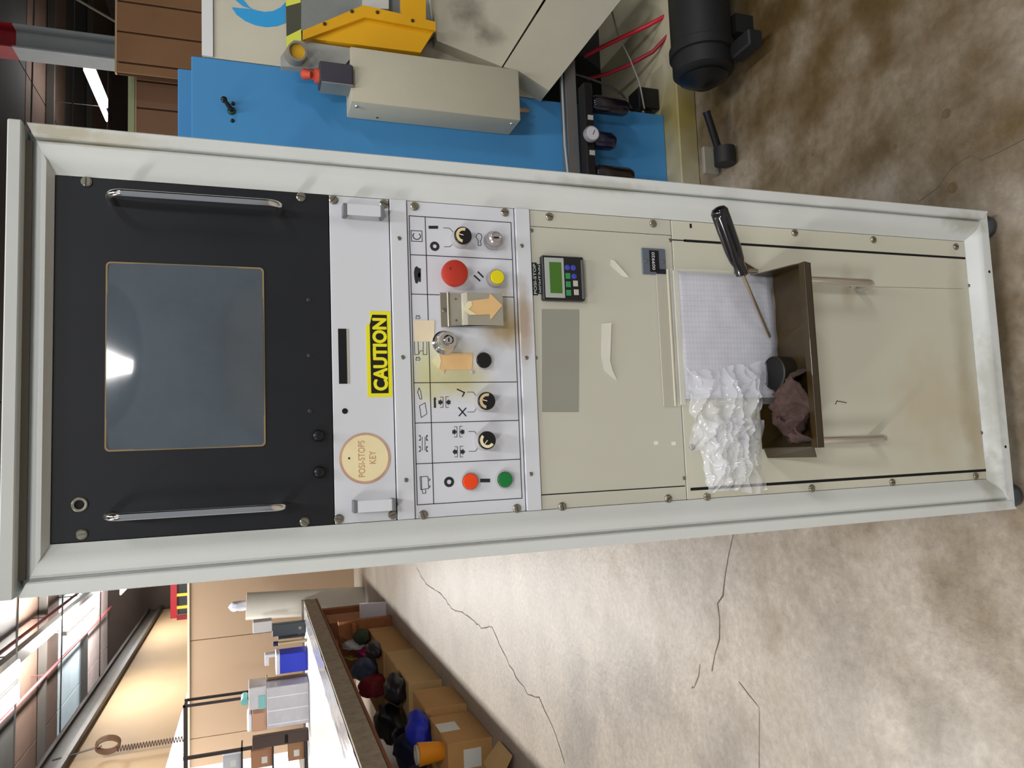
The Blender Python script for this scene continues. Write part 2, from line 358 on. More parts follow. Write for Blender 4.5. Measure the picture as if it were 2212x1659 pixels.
# screws, one shared mesh
def screw_mesh(r=.0068, h=.0035):
    mb = MB()
    for s in (-1, 1):   # two halves of the head either side of the slot
        half = [(s*(r*.13), -r*.97)] + [(s*max(r*.13, r*math.cos(a)), r*math.sin(a)) for a in [math.radians(q) for q in range(-75, 76, 15)]] + [(s*(r*.13), r*.97)]
        inner = [(p[0]*.72 if abs(p[0]) > r*.2 else p[0], p[1]*.78) for p in half]
        mb.loft([[(p[0], 0, p[1]) for p in half], [(p[0], -h*.55, p[1]) for p in half], [(p[0], -h, p[1]) for p in inner]])
    mb.lathe((0, 0, 0), (0, -1, 0), [(0, r*.95), (h*.35, r*.95)], 16)
    return mb.mesh('screw', M_steel)
SCREW = screw_mesh(); SMALL = screw_mesh(.0033, .0016)
def screw(x, y, parent, ang=0, me=SCREW, Y=.02, name='screw'):
    X, Z = pp(x, y, Y); o = obj(name, me, parent); o.location = (X, Y, Z); o.rotation_euler = (0, math.radians(ang), 0); return o
for (x, y, a, pr) in [(187, 393, 92, monitor), (650, 426, 10, monitor), (177, 1154, -5, monitor), (658, 1127, 40, monitor),
                      (720, 432, -50, floppy), (829, 441, 20, floppy), (732, 1121, 12, floppy), (848, 1112, -20, floppy),
                      (895, 446, 65, ctl), (1090, 459, 5, ctl), (914, 1112, 70, ctl), (1116, 1098, 75, ctl),
                      (1186, 468, 20, door), (1410, 483, -30, door), (1214, 1094, 80, door), (1443, 1077, -40, door),
                      (1716, 503, 20, drawer), (1886, 518, -35, drawer), (2064, 533, 15, drawer), (1527, 1073, 0, drawer), (1753, 1055, 4, drawer), (1927, 1042, -8, drawer), (2107, 1028, 12, drawer)]:
    screw(x, y, pr, a)
for (x, y, pr, yy) in [(862, 515, trim1, .0165), (870, 772, trim1, .0165), (877, 1037, trim1, .0165), (1127, 531, trim2, .0165), (1137, 773, trim2, .0165), (1147, 1024, trim2, .0165),
                       (1148, 498, door, .02), (1447, 519, door, .02), (1477, 1033, door, .02), (1157, 773, door, .02), (2093, 617, drawer, .02), (2120, 935, drawer, .02), (1836, 617, drawer, .02)]:
    screw(x, y, pr, 30, SMALL, yy, 'rivet')
screw(1495, 966, drawer, 60, screw_mesh(.0055, .003))
for (x, y) in [(2137, 587), (2172, 965)]:
    X, Z = pp(x, y, .002); MB().lathe((X, .0025, Z), (0, -1, 0), [(0, .003), (.0008, .003), (.0012, .0015)], 10).build('hole_plug', M_dark, cab)

# --- monitor panel
TL, TR, BR, BL = [Vector(pp(*q)) for q in ((224, 974), (231, 566), (569, 578), (575, 966))]
x0, x1 = (TL.x+BL.x)/2, (TR.x+BR.x)/2; z1, z0 = (TL.y+TR.y)/2, (BL.y+BR.y)/2
def rrect(x0, x1, z0, z1, r, n=5):
    P = []
    for (cx, cz, a0) in ((x1-r, z1-r, 0), (x0+r, z1-r, 90), (x0+r, z0+r, 180), (x1-r, z0+r, 270)):
        for k in range(n+1):
            a = math.radians(a0+90*k/n); P.append((cx+r*math.cos(a), cz+r*math.sin(a)))
    return P
o_, i_ = rrect(x0, x1, z0, z1, .006), rrect(x0+.0022, x1-.0022, z0+.0022, z1-.0022, .005)
mb = MB(); mb.loft([[(p[0], .0202, p[1]) for p in o_], [(p[0], .0185, p[1]) for p in o_], [(p[0], .0185, p[1]) for p in i_], [(p[0], .0202, p[1]) for p in i_]], cap=False)
lab(mb.build('screen_bezel', mat('amber_bezel', '#8a7654', .45), monitor), 'thin amber edge around the screen')
M_scr = mat('screen_glass', '#4f5962', .09, var=.25, vscale=11, dark='#2f3436', ior=1.5, coat=.4)
def scr(u, v):
    a, b2 = u*2-1, v*2-1
    return Vector((x0+.0015+(x1-x0-.003)*u, .0198-.011*(1-a*a)*(1-b2*b2)-.0045*(1-.5*a*a-.5*b2*b2), z0+.0015+(z1-z0-.003)*v))
lab(MB().grid(scr, 24, 20).build('screen', M_scr, monitor, ang=80), 'blank dark grey glass of the monitor')
def handle(x, za, zb, out, r, m, parent, y=YP, rc=.018, name='handle'):
    pts = [(x, y, za)]; n = 6
    pts += [(x, y-out+rc, za)]
    s = 1 if zb > za else -1
    for k in range(1, n+1):
        a = math.pi/2*k/n; pts.append((x, y-out+rc-rc*math.sin(a), za+s*(rc-rc*math.cos(a))))
    for k in range(0, n+1):
        a = math.pi/2*k/n; pts.append((x, y-out+rc-rc*math.cos(a), zb-s*(rc-rc*math.sin(a))))
    pts.append((x, y, zb))
    return MB().tube(pts, r, 14).build(name, m, parent, ang=60)
ZH1, ZH0 = pp(240, 450)[1]-.002, pp(604, 460)[1]
handle(pp(603, 462)[0]+.002, ZH0, ZH1, .040, .0055, M_chrome, monitor)
handle(pp(612, 1086)[0]-.003, ZH0, ZH1, .040, .0055, M_chrome, monitor)
X, Z = pp(172, 1090)
MB().lathe((X, .02, Z), (0, -1, 0), [(0, .0095), (.002, .0095), (.0026, .0085), (.0024, .006), (-.002, .0058)], 22).build('jack_socket', M_steel, monitor)
MB().lathe((X, .0205, Z), (0, -1, 0), [(0, .0056), (.001, .0056)], 16).build('jack_core', M_dark, monitor)
for (x, y) in [(667, 648), (668, 768), (670, 888)]:
    X, Z = pp(x, y); MB().lathe((X, .02, Z), (0, -1, 0), [(0, .0032), (.0012, .0032), (.002, .001)], 12).build('indicator', mat('dark_lens', '#2c2c30', .3), monitor)
for (x, y) in [(688, 941), (690, 1020)]:
    X, Z = pp(x, y, .012); MB().lathe((X, .02, Z), (0, -1, 0), [(0, .0085), (.007, .0085), (.010, .007), (.0115, .003)], 20).build('adjuster_knob', M_blackpl, monitor)

# --- drive panel
def bracket(xa, za, zb, parent):
    y1 = YP-.020
    b1 = MB().box((xa-.0085, y1+.0005, za+.0055), (xa+.0085, y1+.003, zb-.0055), .0006).build('pull_bar', M_white, parent)
    for z in (za, zb-.0055):
        MB().box((xa-.0088, y1, z), (xa+.0088, YP, z+.0055), .0006).build('pull_leg', mat('grey_leg', '#6b6d72', .5), b1)
    return b1
zt, zb_ = pp(738, 455)[1], pp(826, 462)[1]
bracket(pp(780, 458)[0]-.003, zb_, zt, floppy); bracket(pp(795, 1090)[0]-.001, zb_-.006, zt-.006, floppy)
q = px([(730, 710), (748, 711), (749, 829), (731, 831)])
xs0, xs1 = q[2][0], q[0][0]; zs1, zs0 = q[0][1], q[1][1]
lab(MB().box((xs0, YP-.0004, zs0), (xs1, YP+.001, zs1)).build('disk_slot', M_dark, floppy), 'dark slot of the disk drive')
MB().box((xs0, YP-.0006, zs0-.0032), (xs1, YP+.001, zs0-.0002)).build('slot_lip', mat('slot_lip', '#a9a798', .5), floppy)
X, Z = pp(745, 888); MB().lathe((X, .0199, Z), (0, -1, 0), [(0, .0042), (.0004, .0042)], 16).build('round_hole', M_dark, floppy)
# caution sticker
M_yel = mat('yellow_sticker', '#e3dc1e', .4); M_blk = mat('black_sticker', '#141310', .4)
c0 = pp(793, 858); c1 = pp(843, 673)
xa, xb, za, zb2 = c0[0], c1[0], pp(845, 760)[1], pp(794, 860)[1]
nx = xb-.019
stk = MB().xz([(xa, za), (xb, za), (xb, zb2-.0125+.004), (xb-.006, zb2-.004), (xb, zb2-.008) if False else (xb-.006, zb2-.004), (nx, zb2-.004), (nx-.002, zb2), (xa, zb2)][0:3]+[(xb, zb2-.006), (nx, zb2-.006), (nx-.003, zb2), (xa, zb2)], YP-.0005, YP-.0001).build('caution_sticker', M_yel, floppy)
MB().xz([(xa+.0055, za+.0055), (xb-.0055, za+.0055), (xb-.0055, zb2-.0095), (nx-.002, zb2-.0055), (xa+.0055, zb2-.0055)], YP-.0008, YP-.0004).build('caution_field', M_blk, floppy)
text_mesh('CAUTION', (xa+xb)/2-.0005, (za+zb2)/2-.0015, (xb-xa)-.022, .0195, YP-.0010, M_yel, 'caution_lettering', floppy, bold=.0011)
# round sticker
X, Z = pp(789, 990); R_ = .0375
MB().lathe((X, YP-.0001, Z), (0, -1, 0), [(0, R_), (.0004, R_)], 40).build('round_sticker', mat('sticker_rim', '#c4a08c', .6, var=.4, vscale=40, dark='#8a5f50'), floppy)
MB().lathe((X+.0003, YP-.0005, Z), (0, -1, 0), [(0, R_*.90), (.0003, R_*.90)], 40).build('sticker_face', mat('sticker_cream', '#e6d8ac', .6, var=.06, vscale=30), floppy)
M_red = mat('faded_red_ink', '#b5896a', .7)
text_mesh('POSI-STOPS', X-.0005, Z+.0055, .053, .0095, YP-.0009, M_red, 'sticker_lettering', floppy)
text_mesh('KEY', X+.001, Z-.0105, .019, .0095, YP-.0009, M_red, 'sticker_lettering', floppy)
X, Z = pp(754, 990); MB().lathe((X, YP-.0008, Z), (0, -1, 0), [(0, .0016), (.0003, .0016)], 10).build('sticker_dot', M_print, floppy)

# --- control panel: printed grid and symbols
mb = MB(); LW = .0012; yA, yB = YP-.0003, YP+.0005
G = dict(t0=((884, 467), (901, 1091)), t1=((918, 470), (937, 1087)), bt=((1104, 480), (1127, 1076)), r=((884, 467), (1104, 480)), l=((901, 1091), (1127, 1076)),
         d1=((886, 551), (1107, 560)), d2=((888, 635), (1109, 642)), d3=((892, 827), (1118, 825)), d4=((897, 914), (1120, 908)), d5=((899, 1002), (1124, 992)))
# square the grid up: verticals and horizontals of the drawing
gx = {k: sum(pp(*p)[0] for p in G[k])/2 for k in ('r', 'l', 'd1', 'd2', 'd3', 'd4', 'd5')}
gz = {k: sum(pp(*p)[1] for p in G[k])/2 for k in ('t0', 't1', 'bt')}
for k in gx: ribbon(mb, [(gx[k], gz['t0']), (gx[k], gz['bt'])], LW, yA, yB)
for k in gz: ribbon(mb, [(gx['l'], gz[k]), (gx['r'], gz[k])], LW, yA, yB)
mb.build('printed_grid', M_print, ctl)
def sym(lines=(), polys=(), wd=.0011, name='printed_symbol'):
    mb = MB()
    for l in lines:
        cl = l[0] == l[-1]; ribbon(mb, px(l[:-1] if cl else l), wd, yA, yB, cl)
    for p in polys: mb.xz(px(p), yA, yB)
    return mb.build(name, M_print, ctl, smooth=False)
def ring(x, y, ro, ri, name='printed_ring'):
    X, Z = pp(x, y); n = 28; mb = MB()
    for k in range(n):
        a, b2 = 2*math.pi*k/n, 2*math.pi*(k+1)/n
        mb.xz([(X+ro*math.cos(a), Z+ro*math.sin(a)), (X+ro*math.cos(b2), Z+ro*math.sin(b2)), (X+ri*math.cos(b2), Z+ri*math.sin(b2)), (X+ri*math.cos(a), Z+ri*math.sin(a))], yA, yB)
    return mb.build(name, M_print, ctl, smooth=False)
def bar(x0_, y0_, x1_, y1_, wd):
    a, b2 = Vector(pp(x0_, y0_)), Vector(pp(x1_, y1_)); mb = MB(); ribbon(mb, [a[:], b2[:]], wd, yA, yB)
    mb.xz(circ(a.x, a.y, wd/2, 12), yA+.00001, yB); mb.xz(circ(b2.x, b2.y, wd/2, 12), yA+.00001, yB); return mb.build('printed_bar', M_print, ctl, smooth=False)
sym([[(888, 498), (911, 499), (912, 522), (889, 521), (888, 498)]], wd=.0010)
X, Z = pp(900, 510); mb = MB(); ribbon(mb, [(X+.0052*math.cos(math.radians(a)), Z+.0058*math.sin(math.radians(a))) for a in range(45, 316, 15)], .0012, yA, yB); mb.build('printed_letter', M_print, ctl, smooth=False)
bar(929, 491, 943, 491, .0048); ring(939, 532, .0075, .0030)
sym([[(1034, 504), (1030, 507), (1028, 512), (1031, 517), (1033, 519), (1033, 530), (1039, 530), (1039, 525), (1037, 522), (1039, 519), (1041, 512), (1039, 506), (1034, 504)]], wd=.0009)
sym(polys=[[(896, 578), (900, 575), (904, 578), (905, 585), (905, 590), (905, 600), (904, 608), (901, 613), (897, 611), (895, 600), (894, 588)], [(904, 579), (909, 580), (909, 609), (905, 609)], [(903, 590), (908, 589), (908, 598), (903, 599)]])
sym([[(1025, 596), (1036, 606)]], wd=.0026); sym([[(1033, 588), (1043, 598)]], wd=.0026)
for yy in (685, 775):
    sym([[(899, yy-4), (901, yy-1), (898, yy), (899, yy+4)], [(906, yy-4), (904, yy-1), (908, yy), (906, yy+4)], [(899, yy-3), (906, yy-3)], [(900, yy+3), (906, yy+3)]], wd=.0007)
sym([[(895, 738), (896, 766), (904, 766), (903, 738)], [(914, 738), (914, 766), (922, 766), (922, 738)], [(906, 764), (907, 758), (913, 758)]], wd=.0008)
sym([[(905, 838), (902, 847), (907, 862), (911, 862), (909, 846), (905, 838)]], wd=.0009); sym([[(906, 877), (918, 870), (922, 894), (910, 902), (906, 877)]], wd=.0009)
sym(polys=[[(937, 881), (937, 863), (936, 863), (939, 857), (943, 863), (941, 863), (942, 881)]])
def clamp(x, y, inward, L=11):
    """a pair of facing square brackets with block arrows"""
    s = 1 if inward else -1
    sym([[(x-9, y-L), (x-3, y-L), (x-3, y+L), (x-9, y+L)], [(x+9, y-L-1), (x+3, y-L-1), (x+3, y+L), (x+9, y+L)]], wd=.0008)
    if inward: sym(polys=[[(x-13, y-4), (x-9, y-4), (x-9, y-7), (x-3, y), (x-9, y+7), (x-9, y+4), (x-13, y+4)], [(x+13, y-4), (x+9, y-4), (x+9, y-7), (x+3, y), (x+9, y+7), (x+9, y+4), (x+13, y+4)]])
    else: sym(polys=[[(x-4, y-4), (x-8, y-4), (x-8, y-7), (x-14, y), (x-8, y+7), (x-8, y+4), (x-4, y+4)], [(x+4, y-4), (x+8, y-4), (x+8, y-7), (x+14, y), (x+8, y+7), (x+8, y+4), (x+4, y+4)]])
clamp(960, 869, True); clamp(990, 933, True); clamp(991, 976, False)
sym([[(988, 841), (1003, 848), (999, 856)]], wd=.0020); sym([[(991, 881), (1006, 898)], [(992, 898), (1006, 882)]], wd=.0020)
for l_ in ([(1009, 847), (1022, 847), (1029, 856)], [(1010, 890), (1024, 890), (1030, 880)], [(1012, 932), (1025, 932), (1031, 941)], [(1013, 975), (1027, 975), (1033, 965)], [(958, 492), (971, 493), (979, 502)], [(960, 533), (972, 533), (981, 523)]): sym([l_], wd=.0008, name='printed_leader')
for (xx, yy) in ((909, 946), (909, 970), (920, 946), (920, 970)):
    s = -1 if xx < 915 else 1
    sym(polys=[[(xx+s*3-2, yy-6), (xx+s*3+2, yy-6), (xx+s*1, yy), (xx+s*3+2, yy+6), (xx+s*3-2, yy+6), (xx, yy)]])
sym([[(912, 944), (912, 973)]], wd=.0008); sym([[(918, 944), (918, 973)]], wd=.0008)
sym([[(907, 1030), (924, 1029), (926, 1055), (909, 1058), (907, 1030)], [(910, 1030), (911, 1058)], [(912, 1059), (913, 1066), (920, 1065), (919, 1058)], [(926, 1034), (929, 1035), (928, 1038), (926, 1038)], [(927, 1049), (929, 1050), (928, 1053), (926, 1053)]], wd=.0009)
ring(970, 1041, .0078, .0034); bar(1041, 1038, 1055, 1038, .0056)

# --- control panel: switches
M_ring = mat('grey_collar', '#b9b4b4', .35, .3); M_knob = mat('knob_black', '#101014', .35); M_arc = mat('knob_cream', '#d6c89a', .5)
def at_face(x, y, h): return pp(x, y, YP-h)
def selector(x, y, ang, cream):
    h = .024; X, Z = at_face(x, y, h)
    k = MB().lathe((X, YP, Z), (0, -1, 0), [(0, .0150), (.006, .0150), (.014, .0143), (.0195, .0140)], 28).build('selector_collar', M_ring, ctl)
    MB().lathe((X, YP, Z), (0, -1, 0), [(.0190, .0138), (h-.001, .0138), (h, .0130)], 28).build('selector_knob', M_knob, ctl)
    mb = MB(); a0, a1, n = ang-95, ang+95, 20
    for i in range(n):
        a, b2 = math.radians(a0+(a1-a0)*i/n), math.radians(a0+(a1-a0)*(i+1)/n)
        mb.xz([(X+r_*math.cos(q_), Z+r_*math.sin(q_)) for r_, q_ in ((.0117, a), (.0117, b2), (.0073, b2), (.0073, a))], YP-h-.0004, YP-h+.0003)
    mb.build('selector_arc', mat('arc_'+cream, cream, .5), ctl, smooth=False)
    d = Vector((math.cos(math.radians(ang)), math.sin(math.radians(ang)))); mb = MB()
    ribbon(mb, [(X+d.x*.0005, Z+d.y*.0005), (X+d.x*.0062, Z+d.y*.0062)], .0012, YP-h-.0005, YP-h+.0003)
    mb.build('selector_pointer', mat('pointer_white', '#e8e4dc', .5), ctl)
    MB().box((X-.002, YP-h-.0003, Z-.002), (X+.002, YP-h+.0002, Z+.002)).build('selector_centre', M_knob, ctl)
selector(1001, 508, 75, '#d9c998'); selector(1052, 866, 75, '#c9b489'); selector(1053, 951, 140, '#e6dcb4')
def button(x, y, h, rc, rb, col, name, ch):
    X, Z = at_face(x, y, h)
    MB().lathe((X, YP, Z), (0, -1, 0), [(0, rc), (ch*.6, rc), (ch, rc*.93), (ch, rb*1.06), (ch-.002, rb*1.04)], 28).build('button_collar', M_ring, ctl)
    MB().lathe((X, YP, Z), (0, -1, 0), [(.001, rb), (h-.001, rb), (h, rb*.93), (h+.0003, rb*.3)], 28).build(name, mat('btn_'+name, col, .4), ctl)
button(1075, 598, .016, .0142, .0112, '#dccf10', 'yellow_button', .0135)
button(1017, 1040, .010, .0142, .0118, '#e8440f', 'orange_button', .0075)
button(1092, 1036, .010, .0142, .0116, '#0b7336', 'green_button', .0075)
button(1046, 778, .010, .0135, .0118, '#0b0e12', 'black_button', .0085)
X, Z = at_face(985, 588, .028)
MB().lathe((X, YP, Z), (0, -1, 0), [(0, .0125), (.012, .0125), (.013, .018), (.016, .0204), (.022, .0206), (.0265, .0195), (.0283, .014), (.0288, .004)], 36).build('emergency_stop_button', mat('estop_red', '#b2301f', .5, var=.08, vscale=60), ctl)
MB().box((X+.0035, YP-.0292, Z+.0085), (X+.0075, YP-.0281, Z+.0095)).build('scratch_mark', M_print, ctl)
X, Z = at_face(1072, 513, .022)
MB().lathe((X, YP, Z), (0, -1, 0), [(0, .0145), (.009, .0145), (.011, .0135), (.011, .012), (.018, .0118), (.021, .010), (.022, .008), (.0205, .007), (.0205, .003)], 28).build('key_switch', mat('brushed_key', '#b5b0b0', .3, .6), ctl)
MB().box((X-.0008, YP-.0235, Z-.004), (X+.0008, YP-.0200, Z+.004)).build('keyhole', M_dark, ctl)
# chrome cylinder lock
X, Z = at_face(970, 734, .034)
lockb = MB().lathe((X, YP, Z), (0, -1, 0), [(0, .0185), (.004, .0185), (.0055, .0165), (.010, .0165), (.0105, .0145), (.026, .0140), (.029, .0125), (.029, .0085), (.034, .0080), (.035, .0068), (.033, .0055), (.033, .002)], 32).build('cylinder_lock', M_chrome, ctl)
MB().box((X-.0030, YP-.0345, Z-.0008), (X+.0030, YP-.0325, Z+.0008)).build('keyhole', M_dark, ctl)
# hinged metal cover
M_alu = mat('aluminium', '#b3b1a4', .35, .55, var=.15, vscale=20, dark='#8a7a50')
lx0, lz0 = pp(968, 706, .018); lx1, lz1 = pp(950, 632, .018)
MB().box((lx0, YP-.002, lz0), (lx1, YP, lz1), .0004).build('hinge_leaf', mat('hinge_grey', '#8c877c', .4, .5), ctl)
MB().cyl((lx0, YP-.004, lz0-.001), (lx1, YP-.004, lz0-.001), .0024, 12).build('hinge_pin', M_steel, ctl)
screw(959, 670, ctl, 0, SMALL, .018)
hz = pp(1086, 660, YP-.016)[1]
cov = MB(); prof = [(YP-.004, lz0-.003), (YP-.004, lz0-.022), (YP-.016, lz0-.028), (YP-.016, hz), (YP-.0145, hz), (YP-.0145, lz0-.0272), (YP-.0025, lz0-.0212), (YP-.0025, lz0-.003)]
cov.extr([(lx0+.001, p[0], p[1]) for p in prof], (lx1-lx0-.002, 0, 0)).build('hinged_cover', M_alu, ctl)
for xx in (lx0+.010, lx1-.010): MB().lathe((xx, YP-.004, lz0-.013), (0, -1, 0), [(0, .0018), (.0006, .0018)], 10).build('cover_rivet', mat('rivet_grey', '#5c584e', .5), ctl)
M_tag = mat('tan_paper', '#dcb67e', .75, var=.08, vscale=30)
q = px([(1003, 668), (1010, 651), (1056, 645), (1059, 634), (1085, 660), (1060, 690), (1059, 679), (1015, 681)], YP-.0165)
lab(MB().xz(q, YP-.0172, YP-.0162).build('paper_arrow', M_tag, ctl), 'tan paper arrow pointing down')
q = px([(1001, 667), (1010, 651), (1018, 651), (1020, 660), (1012, 668), (1030, 680), (1014, 680)], YP-.0175)
MB().xz(q, YP-.0180, YP-.0174).build('glue_patch', mat('pale_paper', '#dcd6ae', .7), ctl)
q = px([(933, 780), (947, 762), (952, 761), (1021, 764), (1019, 798), (952, 799), (945, 796)], .0195)
lab(MB().xz(q, YP-.0011, YP-.0001).build('paper_arrow', M_tag, ctl), 'tan paper arrow pointing up')
q = px([(932, 780), (948, 762), (953, 780), (949, 797)], .0185); MB().xz(q, YP-.0017, YP-.0010).build('glue_patch', MATS['pale_paper'], ctl)
q = px([(951, 797), (961, 798), (959, 808), (956, 802)], .0185); MB().xz(q, YP-.0017, YP-.0010).build('paper_tip', M_tag, ctl)
q = px([(893, 692), (939, 692), (937, 738), (896, 738)], .0195)
lab(MB().xz(q, YP-.0012, YP-.0001).build('paper_square', mat('pale_tan_paper', '#e2d3b4', .75, var=.06, vscale=40), ctl), 'pale tan square of paper')
X, Z = pp(1020, 804); MB().lathe((X, YP, Z), (0, -1, 0), [(0, .003), (.0015, .0028), (.0022, .001)], 10).build('small_stud', M_ring, ctl)

# --- door panel: counter display, label tapes, hour counter, scraps
mb = MB(); xr = pp(1300, 499)[0]; xl = pp(1300, 1061)[0]
ribbon(mb, [(xr, ZG+.001), (xr, ZF-.001)], .0008, YP-.0002, YP+.0005); mb.build('door_seam', M_dark, door)
mb = MB(); ribbon(mb, [(xl, ZG+.004), (xl, ZF-.001)], .0018, YP-.0002, YP+.0005); mb.build('door_seam', M_dark, door)
mb = MB(); xr2 = pp(1800, 540)[0]; xl2 = pp(1800, 1037)[0]
ribbon(mb, [(xr2, ZI0+.004), (xr2, ZG-.026)], .0045, YP-.0002, YP+.0005); ribbon(mb, [(xr2, ZG-.026), (xr2, ZG-.001)], .002, YP-.0002, YP+.0005)
mb.build('drawer_seam', M_dark, drawer)
mb = MB(); ribbon(mb, [(xl2, ZI0+.002), (xl2, ZG-.010)], .0050, YP-.0002, YP+.0005); mb.build('drawer_seam', M_dark, drawer)
X, Z = pp(1492, 488); MB().box((X-.0045, YP-.0003, Z-.0028), (X+.0045, YP+.001, Z+.0028), .0008).build('slot_hole', M_dark, drawer)
q = px([(1170, 549), (1260, 557), (1265, 650), (1175, 647)], .008)
xa, xb = (q[2][0]+q[3][0])/2, (q[0][0]+q[1][0])/2; zb2, za = (q[0][1]+q[3][1])/2, (q[1][1]+q[2][1])/2
disp = MB().box((xa, .008, za), (xb, YP, zb2), .0015).build('position_display', mat('display_case', '#17181b', .4), door)
hh = zb2-za; ww = xb-xa; fY = .008
def dpl(u0, u1, v0, v1, m, nm, t=.0006, y=fY):   # u left to right, v bottom to top, in the face of the display
    return MB().box((xa+ww*u0, y-t, za+hh*v0), (xa+ww*u1, y+.0004, za+hh*v1), .0002).build(nm, m, door)
M_dgrey = mat('display_grey', '#a3aaa4', .4)
dpl(.05, .95, .49, .95, M_dgrey, 'display_surround'); dpl(.15, .85, .55, .84, mat('lcd_green', '#3f6a22', .25, var=.12, vscale=50, dark='#2c5012', emit=.06), 'lcd_window', .0009)
M_kg = mat('key_green', '#2d8a4e', .5); M_kb = mat('key_blue', '#3a47a8', .4); M_kw = mat('key_white', '#b6b2a6', .5)
for i, uc in enumerate((.17, .36, .55)): dpl(uc-.065, uc+.065, .345, .455, M_kg, 'green_key', .0012)
for (uc, vc) in ((.74, .405), (.74, .265), (.545, .255)):
    p = (xa+ww*uc, fY, za+hh*vc); MB().lathe(p, (0, -1, 0), [(0, .0046), (.0012, .0046), (.0018, .002)], 14).build('blue_key', M_kb, door)
dpl(.125, .25, .16, .27, M_kw, 'white_key', .0012); dpl(.32, .45, .17, .28, M_kw, 'white_key', .0012)
dpl(.04, .93, .025, .075, mat('display_foot', '#5c5f62', .5), 'display_foot')
for (pts, txt) in (([(1148, 567), (1159, 567), (1162, 638), (1151, 639)], 'POSI-STOP'), ([(1160, 571), (1168, 571), (1172, 635), (1162, 636)], 'HIGHT/NN')):
    q = px(pts); xl_, xr_ = q[2][0], q[0][0]; zt_, zl_ = (q[0][1]+q[3][1])/2, (q[1][1]+q[2][1])/2
    y_ = YP-.0006 if txt[0] == 'P' else YP-.0009
    MB().box((xl_, y_, zl_), (xr_, YP-.0001, zt_)).build('label_tape', mat('tape_black', '#1b211f', .4), door)
    text_mesh(txt, (xl_+xr_)/2, (zt_+zl_)/2, (xr_-xl_)*.92, (zt_-zl_)*.55, y_-.0002, mat('tape_white', '#d5d9d2', .6), 'tape_lettering', door, .0003)
q = px([(1386, 535), (1436, 538), (1440, 594), (1389, 591)], .017)
xa2, xb2 = (q[2][0]+q[3][0])/2, (q[0][0]+q[1][0])/2; zb3, za3 = (q[0][1]+q[3][1])/2, (q[1][1]+q[2][1])/2; zm = (za3+zb3)/2; xm = (xa2+xb2)/2
MB().box((xa2, .0165, za3), (xb2, YP, zb3), .0008).build('hour_counter', mat('counter_grey', '#5b6470', .45), door)
MB().box((xa2+.004, .0158, zm-.009), (xb2-.004, .0168, zm+.009)).build('counter_window', M_dark, door)
text_mesh('009920', xm, zm+.002, (xb2-xa2)*.68, .0055, .0155, mat('counter_white', '#d0d0d4', .5), 'counter_digits', door, .0003)
for zz in (za3+.006, zb3-.006): MB().lathe((xm, .0165, zz), (0, -1, 0), [(0, .0035), (.001, .0033), (.0014, .001)], 12).build('counter_screw', M_steel, door)
q = px([(1170, 668), (1250, 669), (1249, 890), (1171, 890)])
lab(MB().xz(q, YP-.0008, YP-.0001).build('name_plate', mat('plate_grey', '#8f8f84', .5), door), 'blank grey plate')
M_tape = mat('clear_tape', '#dedccf', .2, coat=.5, alpha=.55)
for (pts, nm) in (([(1320, 560), (1325, 564), (1350, 592), (1357, 601), (1345, 597), (1318, 573)], 'tape_scrap'), ([(1300, 699), (1319, 698), (1316, 780), (1322, 802), (1334, 823), (1322, 815), (1305, 800), (1299, 770)], 'tape_scrap')):
    P = [at(x, y, Y=YP-.001) for x, y in pts]; mb = MB(); mb.extr([(p.x, YP-.0004-(.004 if i in (1, 2, 3) else 0), p.z) for i, p in enumerate(P)], (0, .0003, 0)); mb.build(nm, M_tape, door)
for (x, y) in ((1417, 957), (1455, 958)):
    X, Z = pp(x, y); MB().box((X-.003, YP-.0004, Z-.004), (X+.003, YP-.0001, Z+.004)).build('white_fleck', mat('fleck', '#e2e0d6', .6), door)
# handles of the drawer
HX_R, HX_L = at(1850, 612, Y=-.02).x, at(1880, 948, Y=-.02).x
ZHt, ZHb = .571, at(1886, 603, Y=-.02).z
for hx in (HX_L, HX_R): handle(hx, ZHb, ZHt, .046, .0080, M_chrome, drawer, rc=.022)
q = px([(1805, 873), (1808, 866), (1828, 870)], .0195); mb = MB(); ribbon(mb, q, .0012, YP-.0008, YP); mb.build('wire_hook', M_print, drawer)
mb = MB(); ribbon(mb, px([(1800, 615), (1900, 620), (1990, 622), (2080, 624)]), .0008, YP-.0002, YP+.0003); mb.build('scratch', mat('rusty_scratch', '#8a6a52', .8), drawer)

# ------------------------------------------------------------------ tray on the drawer handles and what lies in it
M_brown = mat('brown_tray_paint', '#33270f', .38, var=.45, vscale=9, dark='#1c140a', coat=.2)
TX0, TX1, TYB, TYF, TZB, TZF, TZ = -.165, .148, .0185, -.083, .624, .596, .578
tray = thing('metal_tray', 'open brown metal tray resting on the two drawer handles', 'tray', (-.01, -.03, TZ))
MB().box((TX0, TYF, TZ), (TX1, TYB, TZ+.002)).build('tray_floor', M_brown, tray)
MB().box((TX0, TYB-.002, TZ+.002), (TX1, TYB, TZB)).build('back_wall', M_brown, tray)
MB().extr([(TX0, TYF, TZ+.002), (TX0, TYF+.002, TZ+.002), (TX0, TYF-.004, TZF), (TX0, TYF-.006, TZF)], (TX1-TX0, 0, 0)).build('front_wall', M_brown, tray)
MB().box((TX0, TYF-.006, TZF-.001), (TX1, TYF+.008, TZF+.001), .0005).build('front_lip', M_brown, tray)
for x_ in (TX0, TX1-.002):
    MB().extr([(x_, TYF, TZ+.002), (x_, TYB-.002, TZ+.002), (x_, TYB-.002, TZB), (x_, TYF+.02, TZF+.006), (x_, TYF, TZF-.002)], (.002, 0, 0)).build('end_wall', M_brown, tray)
